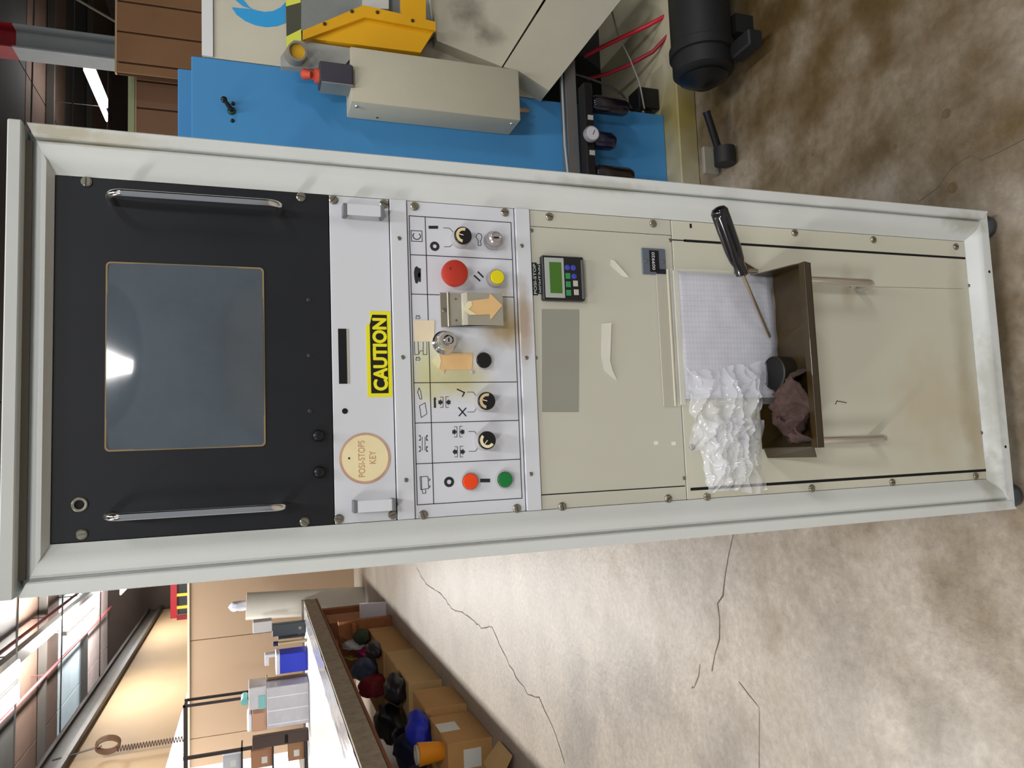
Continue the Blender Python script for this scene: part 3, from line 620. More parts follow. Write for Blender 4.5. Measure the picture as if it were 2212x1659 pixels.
MB().extr([(TX0, TYB-.002, TZB-.004), (TX0, TYF+.01, TZF-.006), (TX0-.016, TYF+.01, TZF-.010), (TX0-.016, TYB-.002, TZB-.010)], (0, 0, .0015)).build('end_flange', M_brown, tray)
MB().extr([(TX1-.002, TYB-.003, TZB-.006), (TX1+.030, TYB-.003, TZB+.046), (TX1+.036, TYB-.003, TZB+.038), (TX1+.012, TYB-.003, TZB-.010)], (0, .002, 0)).build('corner_ear', mat('brown_ear', '#4a2a1c', .5), tray)

sd = thing('screwdriver', 'black handled screwdriver leaning in the brown tray', 'screwdriver', (.03, -.03, TZ+.003))
pA, pB, pC = Vector((.238, -.075, .752)), Vector((.147, -.052, .694)), Vector((.030, -.030, .566))
top = at(1552, 452, Y=-.085); neck = at(1603, 592, Y=-.060)
d = (neck-top).normalized(); L_ = (neck-top).length
mb = MB(); a_ = d.orthogonal().normalized(); b_ = d.cross(a_); rings = []
for (t, r, fl) in [(-.004, .004, 0), (-.002, .0105, 0), (.004, .0145, 0), (.012, .0148, .15), (.03, .0148, .24), (L_*.62, .0145, .24), (L_*.78, .0125, .12), (L_*.86, .0095, 0), (L_*.94, .0105, 0), (L_, .0105, 0), (L_+.002, .006, 0)]:
    rings.append([top+d*t+(a_*math.cos(2*math.pi*k/36)+b_*math.sin(2*math.pi*k/36))*(r*(1-fl*max(0, math.cos(6*2*math.pi*k/36)))) for k in range(36)])
mb.loft(rings); mb.build('handle', mat('screwdriver_black', '#0f0d12', .18, coat=.5), sd, ang=50)
tip = at(1662, 727, Z=TZ+.004)
if tip.y > TYB-.006: tip = at(1662, 727, Y=TYB-.008)
MB().tube([neck, neck.lerp(tip, .5), tip], [.0032, .0032, .0030], 12).build('shaft', mat('shaft_steel', '#c8b8a4', .2, .9), sd)
cl = thing('hex_clamp', 'small dark hexagonal clamp below the screwdriver handle', 'clamp', neck+Vector((.012, .012, -.010)))
cpn = neck+Vector((.010, .014, -.006))
MB().lathe(cpn+Vector((0, 0, -.012)), (0, 0, 1), [(0, .009), (.002, .011), (.016, .011), (.018, .008)], 6).build('hex_body', mat('clamp_dark', '#26282b', .3, .4), cl)
MB().cyl(cpn+Vector((0, 0, -.035)), cpn+Vector((0, 0, -.012)), .004, 10).build('stem', M_steel, cl)

M_rag = mat('brown_rag', '#46342f', .9, var=.35, vscale=18, dark='#2b1c1a', bump=.3, bscale=120)
def ragf(u, v):
    x = -.155+.125*u; y = -.075+.075*v
    z = TZ+.030+.026*noise.fractal(Vector((x*26, y*26, 3.1)), .8, 2, 4)+.018*math.sin(u*9+v*4)-.05*max(0, abs(u-.5)-.38)*4
    return Vector((x+.01*noise.noise(Vector((u*4, v*4, 1))), y+.012*noise.noise(Vector((u*4, v*4, 7))), max(z, TZ+.006)))
rag = tag(solid(MB().grid(ragf, 44, 36).build('rag', M_rag, None, ang=180), .003), 'crumpled dark brown rag stuffed in the brown tray', 'rag')
cupc = at(1672, 806, Z=TZ+.03); cupc = Vector((cupc.x, max(cupc.y, TYF+.034), TZ+.0025))
cup = thing('round_tin', 'round dark tin standing in the brown tray beside the rag', 'tin', cupc)
MB().lathe(cupc, (0, 0, 1), [(0, .029), (.028, .030), (.030, .028), (.027, .026), (.0265, .006)], 28).build('tin_wall', mat('tin_dark', '#1f190f', .5), cup)
MB().lathe(cupc+Vector((0, 0, .004)), (0, 0, 1), [(0, .027), (.0235, .027)], 24).build('tin_inside', M_dark, cup)

# zip bag with paper
bag = thing('zip_bag', 'clear plastic zip bag with printed sheet taped over the drawer top', 'plastic bag', (.03, .012, TZB+.01))
M_film = mat('clear_film', '#e9ecf2', .14, alpha=.30, coat=.5)
M_zip = mat('zip_strip', '#d5d2bd', .3, alpha=.75)
zA, zBb = pp(1424, 700, .016)[1], pp(1447, 700, .016)[1]; xA, xB = -.086, .152
MB().box((xA, .0165, zBb), (xB, .0185, zA), .0005).build('zip_top', mat('film_edge', '#c9c7b8', .2, alpha=.55), bag)
MB().box((xA, .0150, zBb-.004), (xB, .0180, zBb), .0008).build('zip_ridge', M_zip, bag)
MB().box((xA+.002, .0150, zBb-.022), (xB-.002, .0182, zBb-.012), .0008).build('zip_ridge', M_zip, bag)
M_paper = mat('grid_paper', '#c6c7d0', .7, var=.30, vscale=28, dark='#8e919a')
nt = M_paper.node_tree; b = nt.nodes['Principled BSDF']; src = b.inputs['Base Color'].links[0].from_socket
tcn = nt.nodes.new('ShaderNodeTexCoord')
for (dr, sc) in (('X', 34), ('Z', 46)):
    wv = nt.nodes.new('ShaderNodeTexWave'); wv.bands_direction = dr; wv.inputs['Scale'].default_value = sc; nt.links.new(tcn.outputs['Object'], wv.inputs['Vector'])
    rp = nt.nodes.new('ShaderNodeMapRange'); rp.inputs[1].default_value = .80; rp.inputs[2].default_value = .98; rp.inputs[3].default_value = 1.; rp.inputs[4].default_value = .91
    nt.links.new(wv.outputs['Fac'], rp.inputs[0]); m2 = nt.nodes.new('ShaderNodeMix'); m2.data_type = 'RGBA'; m2.blend_type = 'MULTIPLY'; m2.inputs[0].default_value = 1
    nt.links.new(src, m2.inputs[6]); nt.links.new(rp.outputs[0], m2.inputs[7]); src = m2.outputs[2]
nt.links.new(src, b.inputs['Base Color'])
zP1, zP0 = zBb-.014, TZB-.045
def pf(u, v): return Vector((xA+.012+(xB-xA-.018)*u, .0158-.004*math.sin(math.pi*v)-.003*noise.noise(Vector((u*3, v*3, 2))), zP0+(zP1-zP0)*v))
solid(MB().grid(pf, 16, 12).build('paper_sheet', M_paper, bag, ang=180), .0006)
def ff(u, v): return Vector((xA+(xB-xA)*u, .0125-.005*math.sin(math.pi*v)-.0035*noise.fractal(Vector((u*6, v*6, 5)), .8, 2, 3), zP0-.004+(zBb-zP0)*v))
MB().grid(ff, 30, 24).build('front_film', mat('thin_film', '#eef0f6', .12, alpha=.16, coat=.6), bag, ang=180)
M_crump = mat('crumpled_film', '#eef0f6', .10, alpha=.30, coat=1.)
def crump(poly, seed, amp, nm):
    """film sheet spanning four pixel-free corners (X, Z), folded along its length"""
    (ax, az), (bx, bz), (cx, cz), (dx, dz) = poly
    def f(u, v):
        x = (ax*(1-u)+bx*u)*(1-v)+(dx*(1-u)+cx*u)*v; z = (az*(1-u)+bz*u)*(1-v)+(dz*(1-u)+cz*u)*v
        n1 = noise.noise(Vector((u*7+seed+1.5*v, v*2.2, seed))); n2 = noise.noise(Vector((u*9, v*6, seed*3))); n3 = noise.noise(Vector((u*4+9, v*5, seed)))
        rdg = (1-abs(n1))**3*.8+.25*(1-abs(n2))**3
        e = min(1, 6*min(u, 1-u))*min(1, 6*min(v, 1-v))
        x += .022*noise.noise(Vector((v*3.1, seed*2, .5)))*(abs(u-.5)*2)**2
        z += .020*noise.noise(Vector((u*3.3, seed*5, 2.5)))*(abs(v-.5)*2)**2
        return Vector((x+.010*n3, .0170-.0015-amp*(.25+rdg)*(.25+.75*e)-.25*amp*abs(n3), z+.010*noise.noise(Vector((u*5, v*5, seed+5)))))
    return MB().grid(f, 60, 60).build(nm, M_crump, bag, ang=30)
def cz_(pts): return px(pts, .008)
crump(cz_([(1490, 800), (1655, 790), (1640, 950), (1500, 975)]), 1.3, .030, 'crumpled_film')
crump(cz_([(1530, 900), (1640, 900), (1645, 1062), (1522, 1068)]), 4.7, .020, 'crumpled_film')
crump(cz_([(1500, 905), (1600, 880), (1625, 1010), (1535, 1060)]), 8.2, .026, 'crumpled_film')

# ------------------------------------------------------------------ the blue and cream machine to the right
YB = 1.15
M_blue = mat('blue_enamel', '#4187bd', .42, var=.10, vscale=2.5, dark='#1f5488')
M_mc = mat('machine_cream', '#c4c0ae', .5, var=.12, vscale=5, dark='#7d7866', spots={'scale': 18, 'rag': 1.8, 'soft': .4, 'list': [(tuple(at(1015, 30, Y=1.1)), (.07, 1, .06), '#5c584a', .7), (tuple(at(1050, 75, Y=1.1)), (.04, 1, .05), '#6b6756', .6)]})
M_mg = mat('machine_grey', '#8d9290', .45, .25, var=.15, vscale=10)
mac = thing('press_machine', 'large blue and cream press machine behind the cabinet on the right', 'machine', (1.3, 1.6, 0))
XR = 1.022; ZBt = at(413, 130, Y=YB).z
blue = MB().box((.35, YB, .075), (XR, YB+.03, ZBt), .003).build('blue_panel', M_blue, mac)
MB().box((.30, YB+.20, .9), (1.08, YB+.23, at(384, 200, Y=YB+.2).z), .003).build('rear_blue_panel', M_blue, mac)
MB().box((XR+.002, YB, .55), (2.2, YB+.03, at(437, 40, Y=YB).z), .003).build('cream_panel', M_mc, mac)
MB().box((XR+.002, YB-.006, at(460, 60, Y=YB).z), (2.2, YB-.0005, at(436, 60, Y=YB).z)).build('top_flange', mat('white_flange', '#d4d6d6', .5), mac)
# lever on the blue panel
p0 = at(500, 240, Y=YB); p1 = at(484, 215, Y=YB-.03)
lev = MB().tube([p0+Vector((0, -.002, 0)), p0+Vector((0, -.018, .002)), p1], [.006, .007, .0055], 12).build('lever', M_blackpl, mac)
MB().lathe(p1+Vector((0, .004, 0)), (0, -1, 0), [(0, .009), (.006, .009), (.008, .004)], 14).build('lever_knob', M_blackpl, lev)
MB().lathe(p0, (0, -1, 0), [(0, .012), (.006, .011), (.008, .006)], 14).build('lever_hub', mat('hub_green', '#2c4a3c', .4, .5), lev)
for (x, y) in ((503, 224), (502, 261)):
    q = at(x, y, Y=YB); MB().lathe(q, (0, -1, 0), [(0, .006), (.004, .005), (.005, .002)], 12).build('blue_panel_bolt', M_blackpl, mac)
# blue crescent emblem, flat print on the cream panel
def arcpoly(cx, cz, R1, R2, dx, dz, a0, a1, n=26):
    o = [(cx+R1*math.cos(math.radians(a0+(a1-a0)*i/n)), cz+R1*math.sin(math.radians(a0+(a1-a0)*i/n))) for i in range(n+1)]
    i_ = [(cx+dx+R2*math.cos(math.radians(a0+(a1-a0)*i/n)), cz+dz+R2*math.sin(math.radians(a0+(a1-a0)*i/n))) for i in range(n+1)]
    return o, i_
oo = px([(500, 16), (511, 32), (530, 46), (552, 55), (575, 59), (598, 57), (617, 50)], YB); ii = px([(545, 20), (549, 21), (556, 23), (572, 26), (590, 24), (606, 16), (617, 5)], YB)
mb = MB()
for i in range(len(oo)-1): mb.xz([oo[i], oo[i+1], ii[i+1], ii[i]], YB-.0008, YB)
mb.build('emblem', mat('emblem_blue', '#2f9ad6', .5), mac)
mb = MB(); q = px([(508, 0), (526, 0), (537, 14), (545, 20), (525, 14)], YB); mb.xz(q, YB-.0008, YB); mb.build('emblem', MATS['emblem_blue'], mac)
# hazard tape
ht = MB().box((XR+.05, YB-.012, at(650, 40, Y=YB).z), (2.0, YB-.0065, at(618, 40, Y=YB).z)).build('hazard_band', mat('hazard_black', '#4a4a3c', .6), mac)
zt1, zt0 = at(618, 40, Y=YB-.012).z, at(650, 40, Y=YB-.012).z
for k in range(4):
    xx = XR+.035+k*.15
    MB().xz([(xx, zt1), (xx+.055, zt1), (xx+.085, zt0), (xx+.02, zt0)], YB-.0135, YB-.0119).build('hazard_stripe', mat('hazard_yellow', '#d8dc52', .5), mac)
# grey housing behind the guard
MB().xz(px([(650, 0), (650, 70), (690, 95), (900, 118), (960, 60), (960, -60), (650, -60)], YB), YB-.02, YB-.001).build('grey_housing', M_mg, mac)
MB().xz(px([(783, -30), (783, 25), (838, 25), (838, -30)], YB-.03), YB-.045, YB-.021).build('white_block', mat('white_block', '#c9cac6', .5), mac)
# yellow guard: bent plate standing out towards the aisle
M_gd = mat('guard_yellow', '#dba312', .45, var=.08, vscale=10, dark='#a87a08')
gy = 1.03
sidep = [(655, 85), (787, 37), (938, 68), (906, 120), (690, 93)]
P = [at(x, y, Y=gy+.03) for x, y in sidep]
g = MB(); front = [at(x, y, Y=gy) for x, y in ((654, 66), (785, 11), (941, 47), (941, 66), (787, 37), (655, 86))]
g.extr([(p.x, gy, p.z) for p in front], (0, .012, 0)); gd = g.build('guard_front', M_gd, mac)
g = MB(); g.extr([(p.x, gy+.012, p.z) for p in P], (.0, .03, 0)); g.build('guard_side', M_gd, mac)
g = MB(); q = [at(x, y, Y=gy) for x, y in ((868, -30), (868, 36), (920, 46), (920, -30))]; g.extr([(p.x, gy+.001, p.z) for p in q], (0, .03, 0)); g.build('guard_post', M_gd, mac)
for (x, y) in ((701, 52), (760, 25), (815, 27), (891, 45)):
    q = at(x, y, Y=gy); MB().lathe(q, (0, -1, 0), [(0, .0055), (.003, .005), (.004, .002)], 10).build('guard_bolt', mat('bolt_dark', '#4a4228', .4, .5), mac)
# bracket plate and roller
by = 1.05
q = px([(606, 122), (634, 86), (760, 104), (1000, 134), (1114, 152), (1118, 160), (1000, 150), (760, 122), (745, 140), (700, 150), (608, 143)], by)
MB().xz(q, by, by+.025).build('bracket_plate', mat('bracket_grey', '#a2a5a0', .45, .2, var=.15, vscale=20), mac)
c0 = at(637, 122, Y=by); c1 = c0+Vector((-.012, -.055, -.004))
MB().lathe(c0, c1-c0, [(0, .030), (.055, .027), (.0555, .022), (.02, .022)], 24).build('roller', mat('roller_grey', '#8b887c', .4, .4), mac)
MB().lathe(c1+Vector((.003, .012, 0)), c0-c1, [(0, .0215), (.003, .0215)], 20).build('roller_face', mat('roller_yellow', '#c79a1c', .5), mac)
# limit switch
zt_, zb__ = at(690, 150, Y=1.02).z, at(748, 160, Y=1.02).z; xl_, xr_ = at(715, 176, Y=1.02).x, at(715, 133, Y=1.02).x
MB().box((xl_, 1.02, zb__-.02), (xr_, 1.09, zt_), .004).build('limit_switch', mat('switch_dark', '#3c3a46', .5), mac)
MB().box((xl_-.004, 1.022, zb__-.02), (xl_-.0005, 1.09, zt_-.006)).build('switch_side', M_mg, mac)
q0 = Vector(((xl_+xr_)/2-.005, 1.045, zt_))
MB().lathe(q0, (0, 0, 1), [(0, .021), (.010, .021), (.013, .014), (.022, .013)], 18).build('switch_head', mat('switch_red', '#d0543a', .5), mac)
MB().lathe(q0+Vector((-.01, -.02, .022)), (.25, .5, .9), [(0, .010), (.022, .016), (.03, .010)], 14).build('switch_arm', mat('switch_red2', '#c24a30', .5), mac)
# beige junction box
bx0, bx1, bz0, bz1, byf = .884, 1.052, .668, 1.196, 1.035
jb = MB().box((bx0, byf, bz0), (bx1, YB-.0005, bz1), .004, 2).build('junction_box', mat('box_beige', '#bcb8a4', .5, var=.10, vscale=12, dark='#86806a'), mac)
for (yy, zz) in ((byf+.03, bz1-.02), (byf+.03, bz0+.02)):
    MB().lathe((bx0, yy, zz), (-1, 0, 0), [(0, .007), (.003, .006), (.005, .002)], 12).build('box_screw', M_chrome, jb)
MB().lathe((bx0-.0002, byf+.09, bz1-.09), (-1, 0, 0), [(0, .004), (.0005, .004)], 10).build('box_hole', M_dark, jb)
gl = Vector((bx0+.07, byf+.07, bz0))
MB().lathe(gl, (0, 0, -1), [(0, .012), (.02, .012), (.022, .009), (.045, .009), (.06, .004)], 14).build('cable_gland', mat('gland_steel', '#b39a86', .3, .7), jb)
# diagonal cream arm slabs
ya = 1.10
q = px([(925, -60), (944, 88), (1084, 144), (1180, -10), (1210, -60)], ya); MB().xz(q, ya, ya+.5).build('arm_slab', M_mc, mac)
q = px([(1186, -10), (1087, 145), (1118, 152), (1186, 196), (1345, -5), (1390, -60), (1215, -60)], ya-.03); MB().xz(q, ya-.03, ya+.5).build('arm_slab', M_mc, mac)
# base plinth, dark cavity back
MB().box((.30, 1.06, .0), (2.6, 1.9, .075), .004).build('base_plinth', mat('plinth_cream', '#aba68e', .6, var=.3, vscale=5, dark='#5f522f', spots={'scale': 6, 'rag': 1.6, 'soft': .4, 'list': [((.98, 1.06, .05), (.16, .2, .2), '#8a7a2c', .8)]}), mac)
MB().box((.40, 1.62, .075), (2.6, 1.66, 1.2)).build('cavity_back', mat('cavity', '#1c1a17', .8), mac)
# horizontal rail with conduit
zr1, zr0 = at(1228, 330, Y=1.10).z, at(1252, 330, Y=1.10).z
MB().box((.45, 1.10, zr0), (1.16, 1.148, zr1), .002).build('rail', mat('rail_grey', '#6e6c6a', .45, .3), mac)
zz = at(1221, 330, Y=1.10).z; MB().tube([(.45, 1.10, zz-.02), (.72, 1.10, zz-.008), (.85, 1.10, zz), (1.16, 1.10, zz)], .004, 8).build('conduit', mat('conduit_pale', '#9aa4a8', .4), mac)
# air unit: filter, regulator with gauge, lubricator
fr = MB().box((.70, 1.05, zr0-.035), (1.05, 1.10, zr0-.002), .004).build('air_unit_body', mat('unit_black', '#121115', .35), mac)
for (xx, ln, col) in ((.985, .135, '#131118'), (.86, .08, '#14142c'), (.745, .14, '#1d1414')):
    MB().lathe((xx, 1.065, zr0-.035), (0, 0, -1), [(0, .024), (.01, .030), (ln-.02, .030), (ln-.005, .024), (ln, .010)], 18).build('air_bowl', mat('bowl_'+col, col, .15, coat=.5), mac)
gp = at(1278, 289, Y=1.03)
MB().lathe(gp, (0, -1, 0), [(-.05, .008), (-.012, .010), (-.010, .026), (.004, .026), (.006, .024), (.005, .022)], 24).build('pressure_gauge', mat('gauge_case', '#8b8a90', .35), mac)
MB().lathe(gp+Vector((0, -.0048, 0)), (0, -1, 0), [(0, .0218), (.0006, .0218)], 24).build('gauge_face', mat('gauge_white', '#c9c8cc', .5), mac)
mb = MB(); ribbon(mb, [(gp.x-.004, gp.z-.002), (gp.x+.012, gp.z-.010)], .0016, gp.y-.0062, gp.y-.0053); mb.build('gauge_needle', M_dark, mac)
for xx in (.70, .80, .92): MB().box((xx, 1.046, zr0-.03), (xx+.016, 1.0495, zr0-.012)).build('unit_badge', mat('badge', '#a8aaa6', .5), mac)
# hoses
hose = tag(MB().tube([at(x, y, Y=Y) for x, y, Y in [(1262, 122, 1.35), (1300, 102, 1.3), (1350, 78, 1.22), (1400, 55, 1.15), (1450, 28, 1.1), (1468, 5, 1.1), (1455, -20, 1.15)]], .008, 10).build('air_hose', mat('hose_red', '#b51b30', .4), None, ang=70), 'upper bright red air hose looping under the machine', 'hose')
hose2 = tag(MB().tube([at(x, y, Y=Y) for x, y, Y in [(1270, 170, 1.35), (1310, 160, 1.3), (1360, 140, 1.22), (1410, 112, 1.15), (1445, 75, 1.1), (1460, 40, 1.08), (1466, 8, 1.12), (1440, -12, 1.2), (1400, 10, 1.3)]], .0075, 10).build('air_hose', mat('hose_dark_red', '#8a1426', .4), None, ang=70), 'lower dark red air hose hanging nearest the floor', 'hose')
tag(MB().tube([at(x, y, Y=Y) for x, y, Y in [(1322, 25, 1.3), (1335, 75, 1.25), (1362, 130, 1.2), (1382, 180, 1.15), (1392, 235, 1.14)]], .003, 8).build('air_line', mat('line_grey', '#8a8a86', .4), None, ang=70), 'thin grey plastic air line hanging beside the regulator', 'hose')
tag(MB().tube([at(x, y, Y=Y) for x, y, Y in [(1228, 145, 1.2), (1245, 160, 1.18), (1280, 172, 1.16), (1315, 185, 1.15), (1345, 205, 1.14), (1365, 235, 1.14)]], .004, 8).build('black_cable', mat('cable_black', '#24221f', .5), None, ang=70), 'black cable drooping from the machine rail', 'cable')
cb = at(1405, 215, Y=1.18)
bk = thing('black_block', 'black square block standing on the machine plinth', 'block', (cb.x, 1.2, .076))
MB().box((cb.x-.04, 1.17, .0765), (cb.x+.04, 1.25, .16), .004).build('block_body', M_blackpl, bk)
MB().lathe((cb.x-.055, 1.21, .12), (1, 0, 0), [(0, .024), (.014, .028)], 16).build('block_cap', M_blackpl, bk)

# dark motor lying in front of the plinth, caster below it
mt = thing('motor', 'dark grey cylindrical motor lying on the floor beside the machine', 'motor', (1.35, .88, 0))
M_mot = mat('motor_dark', '#141517', .6, var=.25, vscale=6)
MB().lathe((.97, .80, .145), (1, 0, 0), [(0, .06), (.02, .092), (.07, .092), (.072, .100), (.10, .100), (.105, .093), (.75, .093)], 32).build('motor_body', M_mot, mt)
MB().lathe((.945, .80, .145), (1, 0, 0), [(0, .03), (.026, .075)], 24).build('end_bell', M_blackpl, mt)
MB().box((1.10, .73, 0), (1.16, .88, .065)).build('motor_foot', M_mot, mt); MB().box((1.5, .73, 0), (1.56, .88, .065)).build('motor_foot', M_mot, mt)
MB().box((1.0, .63, .05), (1.05, .73, .10), .005).build('motor_lug', M_mot, mt)
wh = thing('caster', 'small dark caster wheel with pale plate at the machine corner', 'caster', (.78, .97, 0))
MB().cyl((.735, .87, .034), (.79, .87, .034), .034, 24).build('wheel', mat('caster_rubber', '#1b1a19', .6), wh)
MB().box((.73, .935, .012), (.82, .95, .066), .002).build('caster_plate', mat('caster_pale', '#8b877a', .5), wh)
MB().cyl((.792, .88, .05), (.90, .86, .10), .012, 12).build('caster_fork', M_blackpl, wh)

# ------------------------------------------------------------------ right background
M_wood = mat('wood_siding', '#9a7350', .7, var=.28, vscale=3, dark='#6d4a30')
wdp = thing('wood_screen', 'tall brown grooved timber screen left of the steel column', 'screen', (2.8, 4.0, 0))
def woodscreen(root, x0, x1, y, ztop, x_first, pitch, m):
    MB().box((x0, y+.012, 0), (x1, y+.03, ztop-.005)).build('backing', mat('wood_groove', '#4a2f1c', .8), root)
    xs = [x0]; x = x_first
    while x < x1-.02:
        if x > x0+.02: xs.append(x)
        x += pitch
    xs.append(x1)
    for a, b2 in zip(xs[:-1], xs[1:]): MB().box((a+.007, y, 0), (b2-.007, y+.014, ztop), .002).build('board', m, root)
    MB().box((x0, y-.001, ztop), (x1, y+.03, ztop+.012)).build('top_trim', mat('wood_trim', '#c0a27c', .6), root)
woodscreen(wdp, 2.335, 4.4, 4.0, 2.28, 2.41, .205, M_wood)
wd2 = thing('wood_screen', 'shorter brown grooved timber screen with pale green top edge', 'screen', (2.15, 4.25, 0))
woodscreen(wd2, 2.05, 2.60, 4.25, 2.20, 2.23, .19, mat('wood_siding_rose', '#8e6a52', .7, var=.2, vscale=3, dark='#66452f'))
MB().box((1.99, 4.24, 2.212), (2.60, 4.29, 2.25)).build('green_edge', mat('pale_green', '#a9b48a', .6), wd2)
colm = thing('steel_column', 'grey steel column painted red at its top, right background', 'column', (2.9, 5, 0))
cxa, cxb = at(200, 122, Y=5.0).x, at(200, 72, Y=5.0).x; zr = at(26, 85, Y=5.0).z
MB().box((cxa, 5.0, 0), (cxa+.012, 5.2, zr)).box((cxb-.012, 5.0, 0), (cxb, 5.2, zr)).box((cxa+.012, 5.095, 0), (cxb-.012, 5.105, zr)).build('shaft', mat('column_grey', '#9aa0a2', .5, var=.1), colm)
MB().box((cxa, 5.0, zr), (cxa+.012, 5.2, 4.95)).box((cxb-.012, 5.0, zr), (cxb, 5.2, 4.95)).box((cxa+.012, 5.095, zr), (cxb-.012, 5.105, 4.95)).build('painted_top', mat('column_red', '#8f1420', .5), colm)
tag(MB().tube([at(160, -5, Y=6.5), at(250, 47, Y=6.5)], .012, 8).build('bracing_rod', mat('rod_pale', '#8a8472', .5), None), 'pale diagonal bracing rod above the timber screen', 'rod')

# ------------------------------------------------------------------ lamp fixtures
M_tube = mat('lamp_tube', '#f4f6ff', .4, emit=7.)
M_fix = mat('fixture_white', '#c9c9c4', .5)
names = {3: 'lit fluorescent fixture nearest the left edge above the workbench', 4: 'lit fluorescent fixture in the middle of the lamp track', 5: 'small farthest lit fluorescent fixture on the lamp track', 8: 'lit fluorescent fixture under the dark roof on the right'}
for k in SHOWN:
    lx, ly, e = LAMPS[k]
    lf = thing('ceiling_lamp', names[k], 'lamp', (lx, ly, LAMP_Z), 'fluorescent fixtures')
    MB().box((lx-.035, ly-1.2, LAMP_Z-.03), (lx+.035, ly+1.2, LAMP_Z+.06), .004).build('housing', M_fix, lf)
    for dx in (-.16, .16): MB().box((lx+dx-.115, ly-1.18, LAMP_Z-.06), (lx+dx+.115, ly+1.18, LAMP_Z-.02), .012).build('tube_cover', M_tube, lf)
    for dy in (-1.0, 1.0): MB().cyl((lx, ly+dy, LAMP_Z+.06), (lx, ly+dy, LAMP_Z+.30 if k != 8 else CZ-.003), .008, 6).build('hanger', M_pur, lf)
trk = thing('lamp_track', 'long grey track carrying the lamps above the workbench', 'track', (ROW_L, 8, LAMP_Z+.30))
MB().box((ROW_L-.10, 6, LAMP_Z+.302), (ROW_L+.10, 23, LAMP_Z+.42)).build('channel', M_beam, trk)
for yy in (7, 12.6, 18): MB().cyl((ROW_L, yy, LAMP_Z+.42), (ROW_L, yy, CZ-.003), .01, 6).build('hanger', M_pur, trk)

# ------------------------------------------------------------------ workbench on the left
TBX, TBZ, TY0, TY1 = -2.12, .85, 2.0, 9.7
tb = thing('workbench', 'long wooden workbench with white top along the left side', 'workbench', (-4, 6, 0))
M_edge = mat('bench_edge', '#b3a48e', .6, .0, var=.4, vscale=14, dark='#3f352a')
MB().box((-5.6, TY0, TBZ-.04), (TBX-.02, TY1, TBZ-.002)).build('top_board', mat('white_top', '#e4e4e2', .35), tb)
MB().box((TBX-.02, TY0, TBZ-.155), (TBX, TY1, TBZ+.004), .004).build('front_beam', M_edge, tb)
MB().box((TBX-.03, TY0, TBZ-.178), (TBX+.004, TY1, TBZ-.156)).build('lower_trim', mat('red_brown_wood', '#8a4f32', .6, var=.2), tb)
MB().box((-5.6, TY1, TBZ-.09), (TBX, TY1+.03, TBZ+.035), .004).build('far_rim', mat('rim_wood', '#84786a', .6, var=.3, vscale=8), tb)
def film(u, v):
    y = 3.0+6.4*v; wv = .012*noise.noise(Vector((u*4, y*2, 1)))+.008*noise.noise(Vector((u*9, y*5, 4)))
    return Vector((TBX-.025-.28*u*(1-.25*v), y, TBZ+.008+max(0, wv)))
MB().grid(film, 14, 60).build('film_cover', mat('silver_film', '#c9cbd0', .18, .35), tb, ang=180)
for (x_, y_) in ((TBX-.10, 3.0), (TBX-.10, 9.2), (-5.4, 3.0), (-5.4, 9.2)): MB().box((x_-.05, y_-.05, 0), (x_+.05, y_+.05, TBZ-.18)).build('leg', mat('bench_leg_wood', '#9a5f38', .65, var=.2), tb)

M_card = mat('cardboard', '#c0925a', .8, var=.12, vscale=4, dark='#7a5527'); M_card2 = mat('cardboard_pale', '#c8a570', .8, var=.12, vscale=4, dark='#84612f')
def carton(name, label, x0, x1, y0, y1, z0, z1, m=M_card, group=None, flaps=True, tape=True):
    t = thing(name, label, 'box', ((x0+x1)/2, (y0+y1)/2, z0), group)
    MB().box((x0, y0, z0), (x1, y1, z1), .003).build('body', m, t)
    if flaps:
        ym = (y0+y1)/2
        MB().box((x0+.002, y0+.002, z1), (x1-.002, ym-.003, z1+.005)).build('flap', m, t); MB().box((x0+.002, ym+.003, z1), (x1-.002, y1-.002, z1+.005)).build('flap', m, t)
    return t
bxs = [(-2.05, 3.80, 4.34, .30, M_card, 'cardboard box with a white shipping label under the workbench'), (-2.02, 4.42, 4.88, .31, M_card, 'plain cardboard box between the labelled box and the pale pair'),
       (-2.06, 5.20, 5.64, .28, M_card2, 'nearer pale cardboard box of the touching pair under the bench'), (-2.07, 5.66, 6.32, .285, M_card2, 'farther pale cardboard box of the touching pair under the bench'), (-2.09, 6.42, 7.45, .29, M_card, 'farthest cardboard box on the floor under the workbench')]
BX = []
for (x1, y0, y1, h, m, l) in bxs: BX.append(carton('cardboard_box', l, x1-.75, x1, y0, y1, 0, h, m, 'cardboard boxes under the workbench'))
M_lbl = mat('white_label', '#dcdcd4', .6)
MB().box((-2.0499, 4.02, .16), (-2.0485, 4.18, .30)).build('shipping_label', M_lbl, BX[0])
MB().box((-2.22, 3.7975, .08), (-2.10, 3.7995, .20)).build('shipping_label', M_lbl, BX[0])
low = carton('cardboard_box', 'low open cardboard box nearest the camera under the workbench', -2.9, -2.13, 3.12, 3.62, 0, .12, M_card, 'cardboard boxes under the workbench', flaps=False)
MB().extr([(-2.13, 3.62, .12), (-2.13, 3.30, .12), (-2.00, 3.33, .02), (-2.00, 3.59, .02)], (.004, 0, 0)).build('open_flap', M_card2, low)
